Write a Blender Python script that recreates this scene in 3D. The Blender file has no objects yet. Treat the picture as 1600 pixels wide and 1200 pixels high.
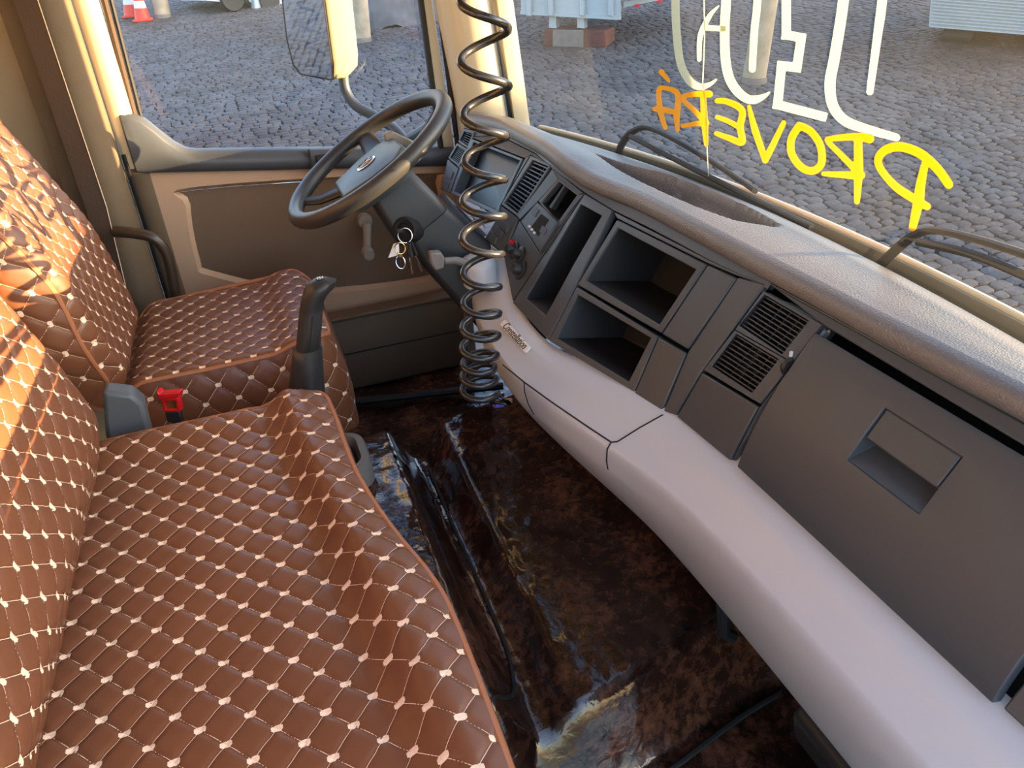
import bpy, bmesh, math, random
from math import sin, cos, pi, sqrt, radians, exp, floor as fl
from mathutils import Vector as V, Matrix, noise
from mathutils.bvhtree import BVHTree
random.seed(7)
sc = bpy.context.scene
COL = sc.collection

# ------------------------------------------------------------------ camera, light, exposure
F_PX, CAM = 1201.0, V((0.0, -1.2, 1.25))
_down = V((163.0, 2100.0, F_PX)).normalized(); _up = -_down
_ly = V((-485.0, -650.0, F_PX)).normalized(); _ly = (_ly - _up * _ly.dot(_up)).normalized()
_lx = _ly.cross(_up)
ROT = Matrix((_lx, _ly, _up))                      # photo frame (x right, y down, z ahead) -> cab frame
cam_d = bpy.data.cameras.new('camera'); cam = bpy.data.objects.new('camera', cam_d); COL.objects.link(cam)
cam_d.sensor_width = 36.0; cam_d.lens = F_PX / 1600.0 * 36.0; cam_d.clip_start = 0.02; cam_d.clip_end = 400
_m = Matrix((ROT @ V((1, 0, 0)), ROT @ V((0, -1, 0)), ROT @ V((0, 0, -1)))).transposed().to_4x4()
_m.translation = CAM; cam.matrix_world = _m
sc.camera = cam

SUN_AZ, SUN_EL = radians(-24.0), radians(3.5)      # from straight ahead towards the passenger side
SUN = V((cos(SUN_EL) * cos(SUN_AZ), cos(SUN_EL) * sin(SUN_AZ), sin(SUN_EL)))
sun_d = bpy.data.lights.new('sun', 'SUN'); sun = bpy.data.objects.new('sun', sun_d); COL.objects.link(sun)
sun_d.energy = 48.0; sun_d.angle = radians(0.25); sun_d.color = (1.0, 0.69, 0.36)
sun.rotation_euler = SUN.to_track_quat('Z', 'Y').to_euler(); sun.location = SUN * 30

w = bpy.data.worlds.new('sky'); sc.world = w; w.use_nodes = True
_n = w.node_tree.nodes; _l = w.node_tree.links
_bg = _n['Background']
_sky = _n.new('ShaderNodeTexSky'); _sky.sky_type = 'NISHITA'; _sky.sun_disc = False
_sky.sun_elevation = radians(22.0); _sky.sun_rotation = radians(90) - SUN_AZ
_sky.air_density = 1.0; _sky.dust_density = 1.2; _sky.ozone_density = 1.2
_l.new(_sky.outputs[0], _bg.inputs['Color']); _bg.inputs['Strength'].default_value = 0.85
sc.view_settings.view_transform = 'Standard'; sc.view_settings.look = 'None'
sc.view_settings.gamma = 1.0; sc.view_settings.use_curve_mapping = False
sc.view_settings.exposure = 0.0

# ------------------------------------------------------------------ helpers
def ray(u, v): return ROT @ V(((u - 800.0) / F_PX, (v - 600.0) / F_PX, 1.0))
def at(u, v, x=None, y=None, z=None):
    d = ray(u, v)
    t = (x - CAM.x) / d.x if x is not None else (y - CAM.y) / d.y if y is not None else (z - CAM.z) / d.z
    return CAM + d * t
def hit(u, v, fun, t0=0.35, t1=3.0):
    """first point where the sight line through a photo point meets the surface fun(p) = 0 (fun < 0 on this side)"""
    d = ray(u, v); n = 120; a = t0
    for i in range(1, n + 1):
        b = t0 + (t1 - t0) * i / n
        if fun(CAM + d * b) > 0:
            for _ in range(30):
                m = (a + b) / 2
                if fun(CAM + d * m) > 0: b = m
                else: a = m
            return CAM + d * b
        a = b
    return CAM + d * t1
def proj(p):
    q = ROT.transposed() @ (V(p) - CAM)
    if q.z < 0.05: return (-9999, -9999)
    return (800 + F_PX * q.x / q.z, 600 + F_PX * q.y / q.z)
def lut(tab):
    n = len(tab); sl = []
    for k in range(n):
        a, b = tab[max(k - 1, 0)], tab[min(k + 1, n - 1)]; sl.append((b[1] - a[1]) / (b[0] - a[0]))
    for k in range(n):                                  # no overshoot where the table is flat
        for a, b in ((k - 1, k), (k, k + 1)):
            if 0 <= a and b < n and abs(tab[b][1] - tab[a][1]) < 1e-9: sl[k] = 0.0
    def f(y):
        if y <= tab[0][0]: return tab[0][1]
        for k in range(n - 1):
            (a, fa), (b, fb) = tab[k], tab[k + 1]
            if y <= b:
                h = b - a; t = (y - a) / h; t2 = t * t; t3 = t2 * t
                return (2 * t3 - 3 * t2 + 1) * fa + (t3 - 2 * t2 + t) * h * sl[k] + (3 * t2 - 2 * t3) * fb + (t3 - t2) * h * sl[k + 1]
        return tab[-1][1]
    return f
def sst(a, b, x):
    s = min(1.0, max(0.0, (x - a) / (b - a))); return s * s * (3 - 2 * s)
def lerp(a, b, t): return a + (b - a) * t
def lin(c): return c / 12.92 if c <= 0.04045 else ((c + 0.055) / 1.055) ** 2.4
def rgb(r, g, b): return (lin(r / 255), lin(g / 255), lin(b / 255), 1.0)

def link(name, me, mat, parent=None, smooth=True, angle=40):
    o = bpy.data.objects.new(name, me); COL.objects.link(o)
    if mat: me.materials.append(mat)
    if smooth:
        me.polygons.foreach_set('use_smooth', [True] * len(me.polygons))
        try: me.set_sharp_from_angle(angle=radians(angle))
        except Exception: pass
    if parent:
        o.parent = parent
        w_ = Matrix.Identity(4); p = parent
        while p: w_ = p.matrix_basis @ w_ if p.parent is None else p.matrix_parent_inverse @ p.matrix_basis @ w_; p = p.parent
        o.matrix_parent_inverse = Matrix.Translation(-world_loc(parent))
    return o
def world_loc(o):
    return V(o.location) if o.parent is None else V(o.location) + o.matrix_parent_inverse.translation + world_loc(o.parent)
class MB:
    def __init__(s): s.v = []; s.f = []
    def add(s, vs, fs):
        k = len(s.v); s.v += [tuple(p) for p in vs]; s.f += [tuple(i + k for i in f) for f in fs]; return s
    def box(s, c, size, rot=None):
        hx, hy, hz = size[0] / 2, size[1] / 2, size[2] / 2
        P = [V((x, y, z)) for x in (-hx, hx) for y in (-hy, hy) for z in (-hz, hz)]
        if rot is not None: P = [rot @ p for p in P]
        return s.add([p + V(c) for p in P], [(0, 1, 3, 2), (4, 6, 7, 5), (0, 4, 5, 1), (2, 3, 7, 6), (0, 2, 6, 4), (1, 5, 7, 3)])
    def tube(s, path, r, seg=10, closed=False, caps=True, flat=1.0, upv=None):
        path = [V(p) for p in path]; n = len(path)
        rs = r if isinstance(r, (list, tuple)) else [r] * n
        T = []
        for i in range(n):
            a = path[(i - 1) % n] if (closed or i) else path[0]
            b = path[(i + 1) % n] if (closed or i < n - 1) else path[-1]
            T.append((b - a).normalized())
        N = T[0].orthogonal().normalized() if upv is None else (V(upv) - T[0] * T[0].dot(V(upv))).normalized()
        vs = []
        for i in range(n):
            if i:
                N = N - T[i] * N.dot(T[i])
                N = N.normalized() if N.length > 1e-6 else T[i].orthogonal().normalized()
            B = T[i].cross(N)
            for k in range(seg):
                a = 2 * pi * k / seg
                vs.append(path[i] + (N * cos(a) * flat + B * sin(a)) * rs[i])
        fs = []
        for i in range(n if closed else n - 1):
            j = (i + 1) % n
            for k in range(seg):
                fs.append((i * seg + k, i * seg + (k + 1) % seg, j * seg + (k + 1) % seg, j * seg + k))
        if caps and not closed:
            fs.append(tuple(range(seg))[::-1]); fs.append(tuple((n - 1) * seg + k for k in range(seg)))
        return s.add(vs, fs)
    def lathe(s, prof, c, axis=(0, 0, 1), seg=24):
        ax = V(axis).normalized(); X = ax.orthogonal().normalized(); Y = ax.cross(X); c = V(c)
        vs = [c + ax * h + (X * cos(2 * pi * k / seg) + Y * sin(2 * pi * k / seg)) * r for r, h in prof for k in range(seg)]
        fs = [(i * seg + k, i * seg + (k + 1) % seg, (i + 1) * seg + (k + 1) % seg, (i + 1) * seg + k) for i in range(len(prof) - 1) for k in range(seg)]
        fs.append(tuple(range(seg))[::-1]); fs.append(tuple((len(prof) - 1) * seg + k for k in range(seg)))
        return s.add(vs, fs)
    def prism(s, pts, vec):
        n = len(pts); vec = V(vec)
        return s.add([V(p) for p in pts] + [V(p) + vec for p in pts],
                     [tuple(range(n)), tuple(range(2 * n - 1, n - 1, -1))] + [(i, i + n, (i + 1) % n + n, (i + 1) % n) for i in range(n)])
    def loft(s, rings, closed=True, caps=True):
        n = len(rings[0]); k0 = len(rings)
        fs = [(i * n + k, i * n + (k + 1) % n, (i + 1) * n + (k + 1) % n, (i + 1) * n + k) for i in range(k0 - 1) for k in range(n if closed else n - 1)]
        if caps and closed: fs += [tuple(range(n))[::-1], tuple((k0 - 1) * n + k for k in range(n))]
        return s.add([p for r in rings for p in r], fs)
    def frame(s, outer, inner, vec):
        """ring of quads between two n-gons, with thickness vec"""
        n = len(outer); vec = V(vec)
        vs = [V(p) for p in outer] + [V(p) for p in inner] + [V(p) + vec for p in outer] + [V(p) + vec for p in inner]
        fs = []
        for i in range(n):
            j = (i + 1) % n
            fs += [(i, j, n + j, n + i), (2 * n + i, 3 * n + i, 3 * n + j, 2 * n + j), (i, 2 * n + i, 2 * n + j, j), (n + i, n + j, 3 * n + j, 3 * n + i)]
        return s.add(vs, fs)
    def build(s, name, mat, parent=None, bevel=0.0, seg=2, smooth=True, angle=40, fix=True):
        me = bpy.data.meshes.new(name); me.from_pydata(s.v, [], s.f); me.validate()
        if fix:
            bm = bmesh.new(); bm.from_mesh(me); bmesh.ops.recalc_face_normals(bm, faces=bm.faces); bm.to_mesh(me); bm.free()
        o = link(name, me, mat, parent, smooth, angle)
        if bevel:
            b = o.modifiers.new('bevel', 'BEVEL'); b.width = bevel; b.segments = seg; b.limit_method = 'ANGLE'; b.angle_limit = radians(35)
            b.harden_normals = False
        return o
def thing(name, label, cat, loc=(0, 0, 0), group=None):
    o = bpy.data.objects.new(name, None); COL.objects.link(o); o.location = loc; o.empty_display_size = 0.05
    tag(o, label, cat, group); return o
def tag(o, label, cat, group=None):
    o['label'] = label; o['category'] = cat
    if group: o['group'] = group
    return o
def struct(o, label=None, cat=None):
    o['kind'] = 'structure'
    if label: o['label'] = label
    if cat: o['category'] = cat
    return o
def sroot(name, label, cat, loc=(0, 0, 0)):
    return struct(thing(name, label, cat, loc))
def grid(fn, nu, nv):
    vs = [fn(i / (nu - 1), j / (nv - 1)) for i in range(nu) for j in range(nv)]
    fs = [(i * nv + j, (i + 1) * nv + j, (i + 1) * nv + j + 1, i * nv + j + 1) for i in range(nu - 1) for j in range(nv - 1)]
    return vs, fs
def catmull(pts, n=8, closed=False):
    pts = [V(p) for p in pts]; m = len(pts); out = []
    for i in range(m if closed else m - 1):
        p0 = pts[(i - 1) % m] if (closed or i) else pts[0]; p1 = pts[i]; p2 = pts[(i + 1) % m]
        p3 = pts[(i + 2) % m] if (closed or i < m - 2) else pts[-1]
        for k in range(n):
            t = k / n
            out.append(0.5 * ((2 * p1) + (p2 - p0) * t + (2 * p0 - 5 * p1 + 4 * p2 - p3) * t * t + (3 * p1 - p0 - 3 * p2 + p3) * t ** 3))
    if not closed: out.append(pts[-1])
    return out
def rrect(x0, x1, z0, z1, r, n=6):
    out = []
    for cx, cz, a0 in ((x1 - r, z1 - r, 0), (x0 + r, z1 - r, pi / 2), (x0 + r, z0 + r, pi), (x1 - r, z0 + r, 3 * pi / 2)):
        for k in range(n + 1):
            a = a0 + pi / 2 * k / n; out.append((cx + r * cos(a), cz + r * sin(a)))
    return out

# ------------------------------------------------------------------ materials
MATS = {}
def mat(name, col, rough=0.5, metal=0.0, var=0.0, vscale=8.0, col2=None, bump=0.0, bscale=200.0, spec=0.5, coat=0.0, detail=4.0, bdist=0.002, sheen=0.0):
    m = bpy.data.materials.new(name); m.use_nodes = True; MATS[name] = m
    nt = m.node_tree; N = nt.nodes; L = nt.links; b = N['Principled BSDF']
    b.inputs['Base Color'].default_value = col; b.inputs['Roughness'].default_value = rough; b.inputs['Metallic'].default_value = metal
    b.inputs['Specular IOR Level'].default_value = spec
    if coat: b.inputs['Coat Weight'].default_value = coat; b.inputs['Coat Roughness'].default_value = 0.05
    if sheen: b.inputs['Sheen Weight'].default_value = sheen
    tc = N.new('ShaderNodeTexCoord')
    if var or col2:
        t = N.new('ShaderNodeTexNoise'); t.inputs['Scale'].default_value = vscale; t.inputs['Detail'].default_value = detail; t.inputs['Roughness'].default_value = 0.6
        L.new(tc.outputs['Object'], t.inputs['Vector'])
        r = N.new('ShaderNodeValToRGB'); r.color_ramp.elements[0].position = 0.35; r.color_ramp.elements[1].position = 0.68
        c2 = col2 or tuple(min(1, c * (1 + var)) for c in col[:3]) + (1,)
        c1 = col if col2 else tuple(c * (1 - var) for c in col[:3]) + (1,)
        r.color_ramp.elements[0].color = c1; r.color_ramp.elements[1].color = c2
        L.new(t.outputs['Fac'], r.inputs['Fac']); L.new(r.outputs['Color'], b.inputs['Base Color'])
    if bump:
        t2 = N.new('ShaderNodeTexNoise'); t2.inputs['Scale'].default_value = bscale; t2.inputs['Detail'].default_value = 3.0
        L.new(tc.outputs['Object'], t2.inputs['Vector'])
        bp = N.new('ShaderNodeBump'); bp.inputs['Strength'].default_value = bump; bp.inputs['Distance'].default_value = bdist
        L.new(t2.outputs['Fac'], bp.inputs['Height']); L.new(bp.outputs['Normal'], b.inputs['Normal'])
    return m
M_LEATHER = mat('brown leatherette', rgb(110, 68, 46), 0.38, var=0.06, vscale=5, bump=0.12, bscale=420, bdist=0.001, spec=0.45)
M_PIPING = mat('tan piping', rgb(158, 98, 62), 0.5, bump=0.15, bscale=500)
M_THREAD = mat('cream thread', rgb(236, 205, 178), 0.8, var=0.12, vscale=600)
M_DASH = mat('charcoal dash plastic', rgb(67, 71, 76), 0.43, bump=0.15, bscale=700, bdist=0.0008, var=0.04, vscale=4)
M_TOP = mat('charcoal grained top', rgb(104, 100, 100), 0.36, bump=0.55, bscale=380, bdist=0.0025, spec=0.9, var=0.05, vscale=6)
M_BOLSTER = mat('mauve grey plastic', rgb(190, 193, 200), 0.32, bump=0.08, bscale=600, bdist=0.0006)
M_DARK = mat('black plastic', rgb(38, 37, 38), 0.45, bump=0.08, bscale=500)
M_CAVITY = mat('cubby plastic with painted shade', rgb(26, 25, 27), 0.45)  # near-black stands in for the deep shade inside the open cubbies
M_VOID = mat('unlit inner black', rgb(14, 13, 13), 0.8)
M_SCREEN = mat('instrument cover', rgb(10, 12, 16), 0.34, spec=0.32)
M_LOUVRE = mat('satin black vent', rgb(46, 45, 47), 0.38)
M_FAN = mat('blue grey flap', rgb(70, 74, 92), 0.5)
M_DOORP = mat('taupe door panel', rgb(172, 142, 118), 0.55, var=0.04, vscale=3, bump=0.1, bscale=500)
M_DOORD = mat('taupe door pocket', rgb(100, 79, 61), 0.6, var=0.04, vscale=3, bump=0.08, bscale=400)
M_SILL = mat('grey sill cap', rgb(64, 67, 74), 0.4, bump=0.1, bscale=500)
M_PILLAR = mat('beige pillar trim', rgb(92, 77, 60), 0.8, var=0.06, vscale=12, bump=0.2, bscale=300)
M_BODY = mat('ivory body paint', rgb(208, 193, 163), 0.32, coat=0.3)
M_RUBBER = mat('black rubber', rgb(26, 25, 25), 0.55)
M_CURTAIN = mat('beige curtain fabric', rgb(152, 130, 98), 0.9, var=0.08, vscale=30, sheen=0.2)
M_WEB = mat('brown belt webbing', rgb(66, 48, 36), 0.75, bump=0.4, bscale=300)
M_WHEEL = mat('black wheel leather', rgb(48, 47, 48), 0.42, bump=0.12, bscale=500)
M_CHROME = mat('chrome', rgb(215, 215, 215), 0.15, metal=1.0)
M_BRASS = mat('brass ring', rgb(212, 170, 110), 0.2, metal=1.0)
M_HOSE = mat('black coil hose', rgb(40, 38, 38), 0.22, spec=0.55)
M_GREYP = mat('mid grey plastic', rgb(128, 122, 116), 0.5)
M_RED = mat('red plastic', rgb(200, 22, 28), 0.35)
M_PLATE = mat('silver badge', rgb(240, 238, 238), 0.4)
M_INK = mat('black lettering', rgb(30, 26, 26), 0.6)
def paint(name, col, tl=0.55):      # thin brushed paint on glass: lets some daylight through
    m = mat(name, col, 0.6); nt = m.node_tree; N = nt.nodes; L = nt.links
    t = N.new('ShaderNodeBsdfTranslucent'); t.inputs['Color'].default_value = col
    x = N.new('ShaderNodeMixShader'); x.inputs[0].default_value = tl
    L.new(N['Principled BSDF'].outputs[0], x.inputs[1]); L.new(t.outputs[0], x.inputs[2]); L.new(x.outputs[0], N['Material Output'].inputs['Surface'])
    return m
M_YELLOW = paint('yellow paint', rgb(245, 165, 2), .21)
M_CREAM = paint('cream paint', rgb(190, 198, 178), .30)
M_WHITE = mat('white truck paint', rgb(178, 184, 188), 0.4, var=0.04, vscale=2)
M_BLOCK = mat('red brown block', rgb(110, 66, 54), 0.9, var=0.2, vscale=6)
M_CEMENT = mat('grey cement', rgb(128, 118, 110), 0.9, var=0.15, vscale=8)
M_CONE = mat('orange cone', rgb(222, 62, 42), 0.5)
M_CONEW = mat('white cone band', rgb(225, 222, 220), 0.5)
M_POST = mat('limewashed wood post', rgb(178, 158, 132), 0.85, var=0.2, vscale=5)
M_TARP = mat('grey tarpaulin', rgb(92, 92, 96), 0.7, var=0.3, vscale=3)
M_BLUEG = mat('blue grey plastic', rgb(74, 78, 82), 0.5)
M_LINER = mat('beige headliner', rgb(176, 164, 144), 0.9)
M_BLUE = mat('blue fitting', rgb(90, 90, 190), 0.3)

def floor_mat():
    m = mat('marbled brown vinyl', rgb(70, 38, 27), 0.12, coat=0.0, spec=0.6); nt = m.node_tree; N = nt.nodes; L = nt.links; b = N['Principled BSDF']
    tc = N.new('ShaderNodeTexCoord')
    t = N.new('ShaderNodeTexNoise'); t.inputs['Scale'].default_value = 48; t.inputs['Detail'].default_value = 8; t.inputs['Roughness'].default_value = 0.75; t.inputs['Distortion'].default_value = 0.35
    L.new(tc.outputs['Object'], t.inputs['Vector'])
    t2 = N.new('ShaderNodeTexNoise'); t2.inputs['Scale'].default_value = 7; t2.inputs['Detail'].default_value = 4
    L.new(tc.outputs['Object'], t2.inputs['Vector'])
    mx = N.new('ShaderNodeMath'); mx.operation = 'MULTIPLY_ADD'; mx.inputs[1].default_value = 0.45
    L.new(t2.outputs['Fac'], mx.inputs[0])
    ad = N.new('ShaderNodeMath'); ad.operation = 'MULTIPLY'; ad.inputs[1].default_value = 0.55; L.new(t.outputs['Fac'], ad.inputs[0]); L.new(ad.outputs[0], mx.inputs[2])
    r = N.new('ShaderNodeValToRGB'); e = r.color_ramp.elements
    e[0].position = 0.40; e[0].color = rgb(26, 15, 12); e[1].position = 0.66; e[1].color = rgb(122, 78, 58)
    x = e.new(0.5); x.color = rgb(54, 32, 24)
    L.new(mx.outputs[0], r.inputs['Fac']); L.new(r.outputs['Color'], b.inputs['Base Color'])
    t3 = N.new('ShaderNodeTexNoise'); t3.inputs['Scale'].default_value = 42; t3.inputs['Detail'].default_value = 2.5; t3.inputs['Distortion'].default_value = 0.5
    L.new(tc.outputs['Object'], t3.inputs['Vector'])
    bp = N.new('ShaderNodeBump'); bp.inputs['Strength'].default_value = 0.28; bp.inputs['Distance'].default_value = 0.004
    L.new(t3.outputs['Fac'], bp.inputs['Height']); L.new(bp.outputs['Normal'], b.inputs['Normal'])
    return m
M_FLOOR = floor_mat()
def stone_mat():
    m = mat('grey basalt cobble', rgb(98, 92, 92), 0.7); nt = m.node_tree; N = nt.nodes; L = nt.links; b = N['Principled BSDF']
    tc = N.new('ShaderNodeTexCoord'); t = N.new('ShaderNodeTexNoise'); t.inputs['Scale'].default_value = 3.5; t.inputs['Detail'].default_value = 8; t.inputs['Roughness'].default_value = 0.7
    L.new(tc.outputs['Object'], t.inputs['Vector'])
    t2 = N.new('ShaderNodeTexNoise'); t2.inputs['Scale'].default_value = 0.22; t2.inputs['Detail'].default_value = 2; L.new(tc.outputs['Object'], t2.inputs['Vector'])
    r = N.new('ShaderNodeValToRGB'); e = r.color_ramp.elements; e[0].position = 0.3; e[0].color = rgb(56, 49, 48); e[1].position = 0.72; e[1].color = rgb(106, 101, 100)
    L.new(t.outputs['Fac'], r.inputs['Fac'])
    r2 = N.new('ShaderNodeValToRGB'); e = r2.color_ramp.elements; e[0].position = 0.45; e[0].color = (1, 1, 1, 1); e[1].position = 0.66; e[1].color = (0.86, 0.60, 0.46, 1)
    L.new(t2.outputs['Fac'], r2.inputs['Fac'])
    mx = N.new('ShaderNodeMix'); mx.data_type = 'RGBA'; mx.blend_type = 'MULTIPLY'; mx.inputs[0].default_value = 1.0
    L.new(r.outputs['Color'], mx.inputs[6]); L.new(r2.outputs['Color'], mx.inputs[7]); L.new(mx.outputs[2], b.inputs['Base Color'])
    t3 = N.new('ShaderNodeTexNoise'); t3.inputs['Scale'].default_value = 30; t3.inputs['Detail'].default_value = 4; L.new(tc.outputs['Object'], t3.inputs['Vector'])
    bp = N.new('ShaderNodeBump'); bp.inputs['Strength'].default_value = 0.5; bp.inputs['Distance'].default_value = 0.02
    L.new(t3.outputs['Fac'], bp.inputs['Height']); L.new(bp.outputs['Normal'], b.inputs['Normal'])
    return m
M_STONE = stone_mat()
M_SOIL = mat('red brown joint soil', rgb(40, 32, 30), 0.95, var=0.25, vscale=2.5)
def glass_mat(name, tint, dirt, scale=160, refl=1.0):
    m = bpy.data.materials.new(name); m.use_nodes = True; nt = m.node_tree; N = nt.nodes; L = nt.links
    N.remove(N['Principled BSDF']); out = N['Material Output']
    tr = N.new('ShaderNodeBsdfTransparent'); tr.inputs['Color'].default_value = tint
    gl = N.new('ShaderNodeBsdfGlossy'); gl.inputs['Roughness'].default_value = 0.0; gl.inputs['Color'].default_value = (refl, refl, refl, 1)
    lw = N.new('ShaderNodeLayerWeight'); lw.inputs['Blend'].default_value = 0.5       # Schlick reflectance, the same from both sides
    pw = N.new('ShaderNodeMath'); pw.operation = 'POWER'; pw.inputs[1].default_value = 5.0; L.new(lw.outputs['Facing'], pw.inputs[0])
    fr = N.new('ShaderNodeMath'); fr.operation = 'MULTIPLY_ADD'; fr.inputs[1].default_value = 0.9; fr.inputs[2].default_value = 0.035; L.new(pw.outputs[0], fr.inputs[0])
    m1 = N.new('ShaderNodeMixShader'); L.new(fr.outputs[0], m1.inputs[0]); L.new(tr.outputs[0], m1.inputs[1]); L.new(gl.outputs[0], m1.inputs[2])
    df = N.new('ShaderNodeBsdfTranslucent'); df.inputs['Color'].default_value = (0.8, 0.78, 0.72, 1)
    tc = N.new('ShaderNodeTexCoord')
    a = N.new('ShaderNodeTexNoise'); a.inputs['Scale'].default_value = 5; a.inputs['Detail'].default_value = 5; L.new(tc.outputs['Object'], a.inputs['Vector'])
    v = N.new('ShaderNodeTexVoronoi'); v.inputs['Scale'].default_value = scale; L.new(tc.outputs['Object'], v.inputs['Vector'])
    r = N.new('ShaderNodeValToRGB'); e = r.color_ramp.elements; e[0].position = 0.05; e[0].color = (1, 1, 1, 1); e[1].position = 0.13; e[1].color = (0, 0, 0, 1)
    L.new(v.outputs['Distance'], r.inputs['Fac'])
    nz = N.new('ShaderNodeTexNoise'); nz.inputs['Scale'].default_value = 22; L.new(tc.outputs['Object'], nz.inputs['Vector'])
    r3 = N.new('ShaderNodeValToRGB'); e = r3.color_ramp.elements; e[0].position = 0.52; e[0].color = (0, 0, 0, 1); e[1].position = 0.62; e[1].color = (1, 1, 1, 1)
    L.new(nz.outputs['Fac'], r3.inputs['Fac'])
    mu = N.new('ShaderNodeMath'); mu.operation = 'MULTIPLY'; L.new(r.outputs['Color'], mu.inputs[0]); L.new(r3.outputs['Color'], mu.inputs[1])
    m2 = N.new('ShaderNodeMath'); m2.operation = 'MULTIPLY'; m2.inputs[1].default_value = dirt * 6; L.new(mu.outputs[0], m2.inputs[0])
    m3 = N.new('ShaderNodeMath'); m3.operation = 'MULTIPLY_ADD'; m3.inputs[1].default_value = dirt * 1.6; L.new(a.outputs['Fac'], m3.inputs[0]); L.new(m2.outputs[0], m3.inputs[2])
    mm = N.new('ShaderNodeMixShader'); L.new(m3.outputs[0], mm.inputs[0]); L.new(m1.outputs[0], mm.inputs[1]); L.new(df.outputs[0], mm.inputs[2])
    L.new(mm.outputs[0], out.inputs['Surface'])
    return m
M_GLASS = glass_mat('dusty windscreen glass', (0.78, 0.79, 0.75, 1), 0.007)
M_SIDEGLASS = glass_mat('side window glass', (0.93, 0.95, 0.94, 1), 0.004)
M_MIRROR = mat('mirror glass', (0.85, 0.87, 0.9, 1), 0.02, metal=1.0)

# ------------------------------------------------------------------ cab geometry functions (x ahead, y to the driver's side, z up from the cab floor)
def ws_x(y, z): return 0.875 - 0.13 * y * y - 0.16 * (z - 0.79)
def ws(u, v, off=0.0): return hit(u, v, lambda p: p.x - ws_x(p.y, p.z) - off)
FTx = lut([(-1.1, .700), (.0, .700), (.15, .695), (.3, .668), (.42, .652), (.55, .652), (.80, .652), (.97, .60)])
FTz = lut([(-1.1, .785), (.15, .785), (.3, .791), (.42, .811), (.55, .82), (1.0, .82)])
FBx = lut([(-1.1, .574), (-.5, .574), (-.3, .572), (-.2, .56), (-.1, .532), (.05, .477), (.2, .472), (.33, .492), (.45, .522), (.56, .50), (.75, .50), (.97, .50)])
FBz = lut([(-1.1, .57), (-.2, .567), (.05, .553), (.33, .55), (.45, .60), (.56, .64), (1.0, .64)])
CRx = lut([(-1.1, .512), (-.6, .511), (-.42, .504), (-.3, .487), (-.2, .464), (-.05, .432), (.1, .412), (.3, .418), (.48, .446), (.7, .49), (1.05, .52)])
CRz = lut([(-1.1, .5), (.4, .5), (.7, .53), (1.05, .55)])
def fas_x(y, z):
    t = (FTz(y) - z) / (FTz(y) - FBz(y))
    bow = -(0.004 + 0.013 * (1 - sst(-.40, -.15, y))) * max(0.0, 4 * t * (1 - t))
    return lerp(FTx(y), FBx(y), t) + bow
def fp(u, v, off=0.0): return hit(u, v, lambda p: p.x - fas_x(p.y, p.z) - off)
def fyt(y, t, off=0.0):
    z = lerp(FTz(y), FBz(y), t); return V((fas_x(y, z) + off, y, z))

# ------------------------------------------------------------------ SETTING: cab shell
# floor: height field with the engine tunnel, seat riser and toe board
def floor_z(x, y):
    ynear = -0.452 + 0.16 * (x - 0.2) * sst(.2, .6, x); yfar = 0.40 + 0.12 * (x - .2)
    top = sst(ynear - 0.07, ynear + 0.02, y) * (1 - sst(yfar - 0.02, yfar + 0.10, y))
    z = 0.03
    tun = 0.195 + 0.02 * sst(.3, .8, x) + .06 * (y + .40)
    rise = 0.262 - 0.0 * x
    if x < 0.25:
        h = lerp(rise, 0.155, sst(0.165, 0.235, x))
    else:
        h = lerp(0.155, tun, sst(0.25, 0.315, x))
    z += (h - 0.03) * top
    z += 0.22 * sst(.66, .98, x)
    z += 0.0035 * noise.noise(V((x * 14, y * 9, 0))) + 0.002 * noise.noise(V((x * 40, y * 31, 3)))
    return z
vs, fs = grid(lambda a, b: (lerp(-0.05, 1.0, a), lerp(-1.08, 1.08, b), floor_z(lerp(-0.05, 1.0, a), lerp(-1.08, 1.08, b))), 170, 330)
FLOOR = struct(MB().add(vs, fs).build('floor', M_FLOOR, angle=80), 'glossy marbled brown vinyl floor covering over the engine tunnel', 'floor')
g = MB()
g.tube(catmull([V((x, y, floor_z(x, y) + 0.004)) for x, y in ((.246, .44), (.248, .3), (.247, .1), (.246, -.12), (.243, -.27), (.225, -.36), (.196, -.415), (.165, -.44), (.12, -.46))], 8), 0.0035, 8)
g.build('rubber_edging', M_RUBBER, FLOOR)
g = MB(); g.tube(catmull([V((x, -0.535 + 0.16 * (x - 0.2) * sst(.2, .6, x), 0.036)) for x in (.05, .2, .4, .6, .75)], 6), 0.006, 8); g.build('rubber_edging', M_RUBBER, FLOOR)
g = MB(); g.tube(catmull([V((x, .86 + (.4 - x) * .25, 0.05)) for x in (.0, .2, .4, .6)], 6), 0.012, 8); g.build('rubber_edging', M_RUBBER, FLOOR)

RW = sroot('wall_rear', 'beige fabric lined rear wall of the cab', 'wall')
MB().box((-0.98, 0, 0.9), (0.04, 2.3, 1.9)).build('lining', M_LINER, RW)
CE = sroot('ceiling', 'pale beige cab roof lining', 'ceiling')
MB().box((-0.12, 0, 1.83), (1.76, 2.3, 0.04)).build('lining', M_LINER, CE)
FW = sroot('wall_front', 'dark firewall panel under the dashboard', 'wall')
MB().box((0.86, 0, 0.35), (0.04, 2.2, 0.75)).build('panel', M_DARK, FW)
WL = sroot('wall_left', "ivory cab side with beige trimmed door pillar behind the driver's door", 'wall', (-.3, 1.1, 0))
MB().box((-0.68, 1.12, 0.9), (0.60, 0.05, 1.9)).build('side_panel', M_LINER, WL)
MB().box((0.2, 1.12, 1.68), (1.2, 0.05, 0.34)).build('roof_rail', M_LINER, WL)
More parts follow.
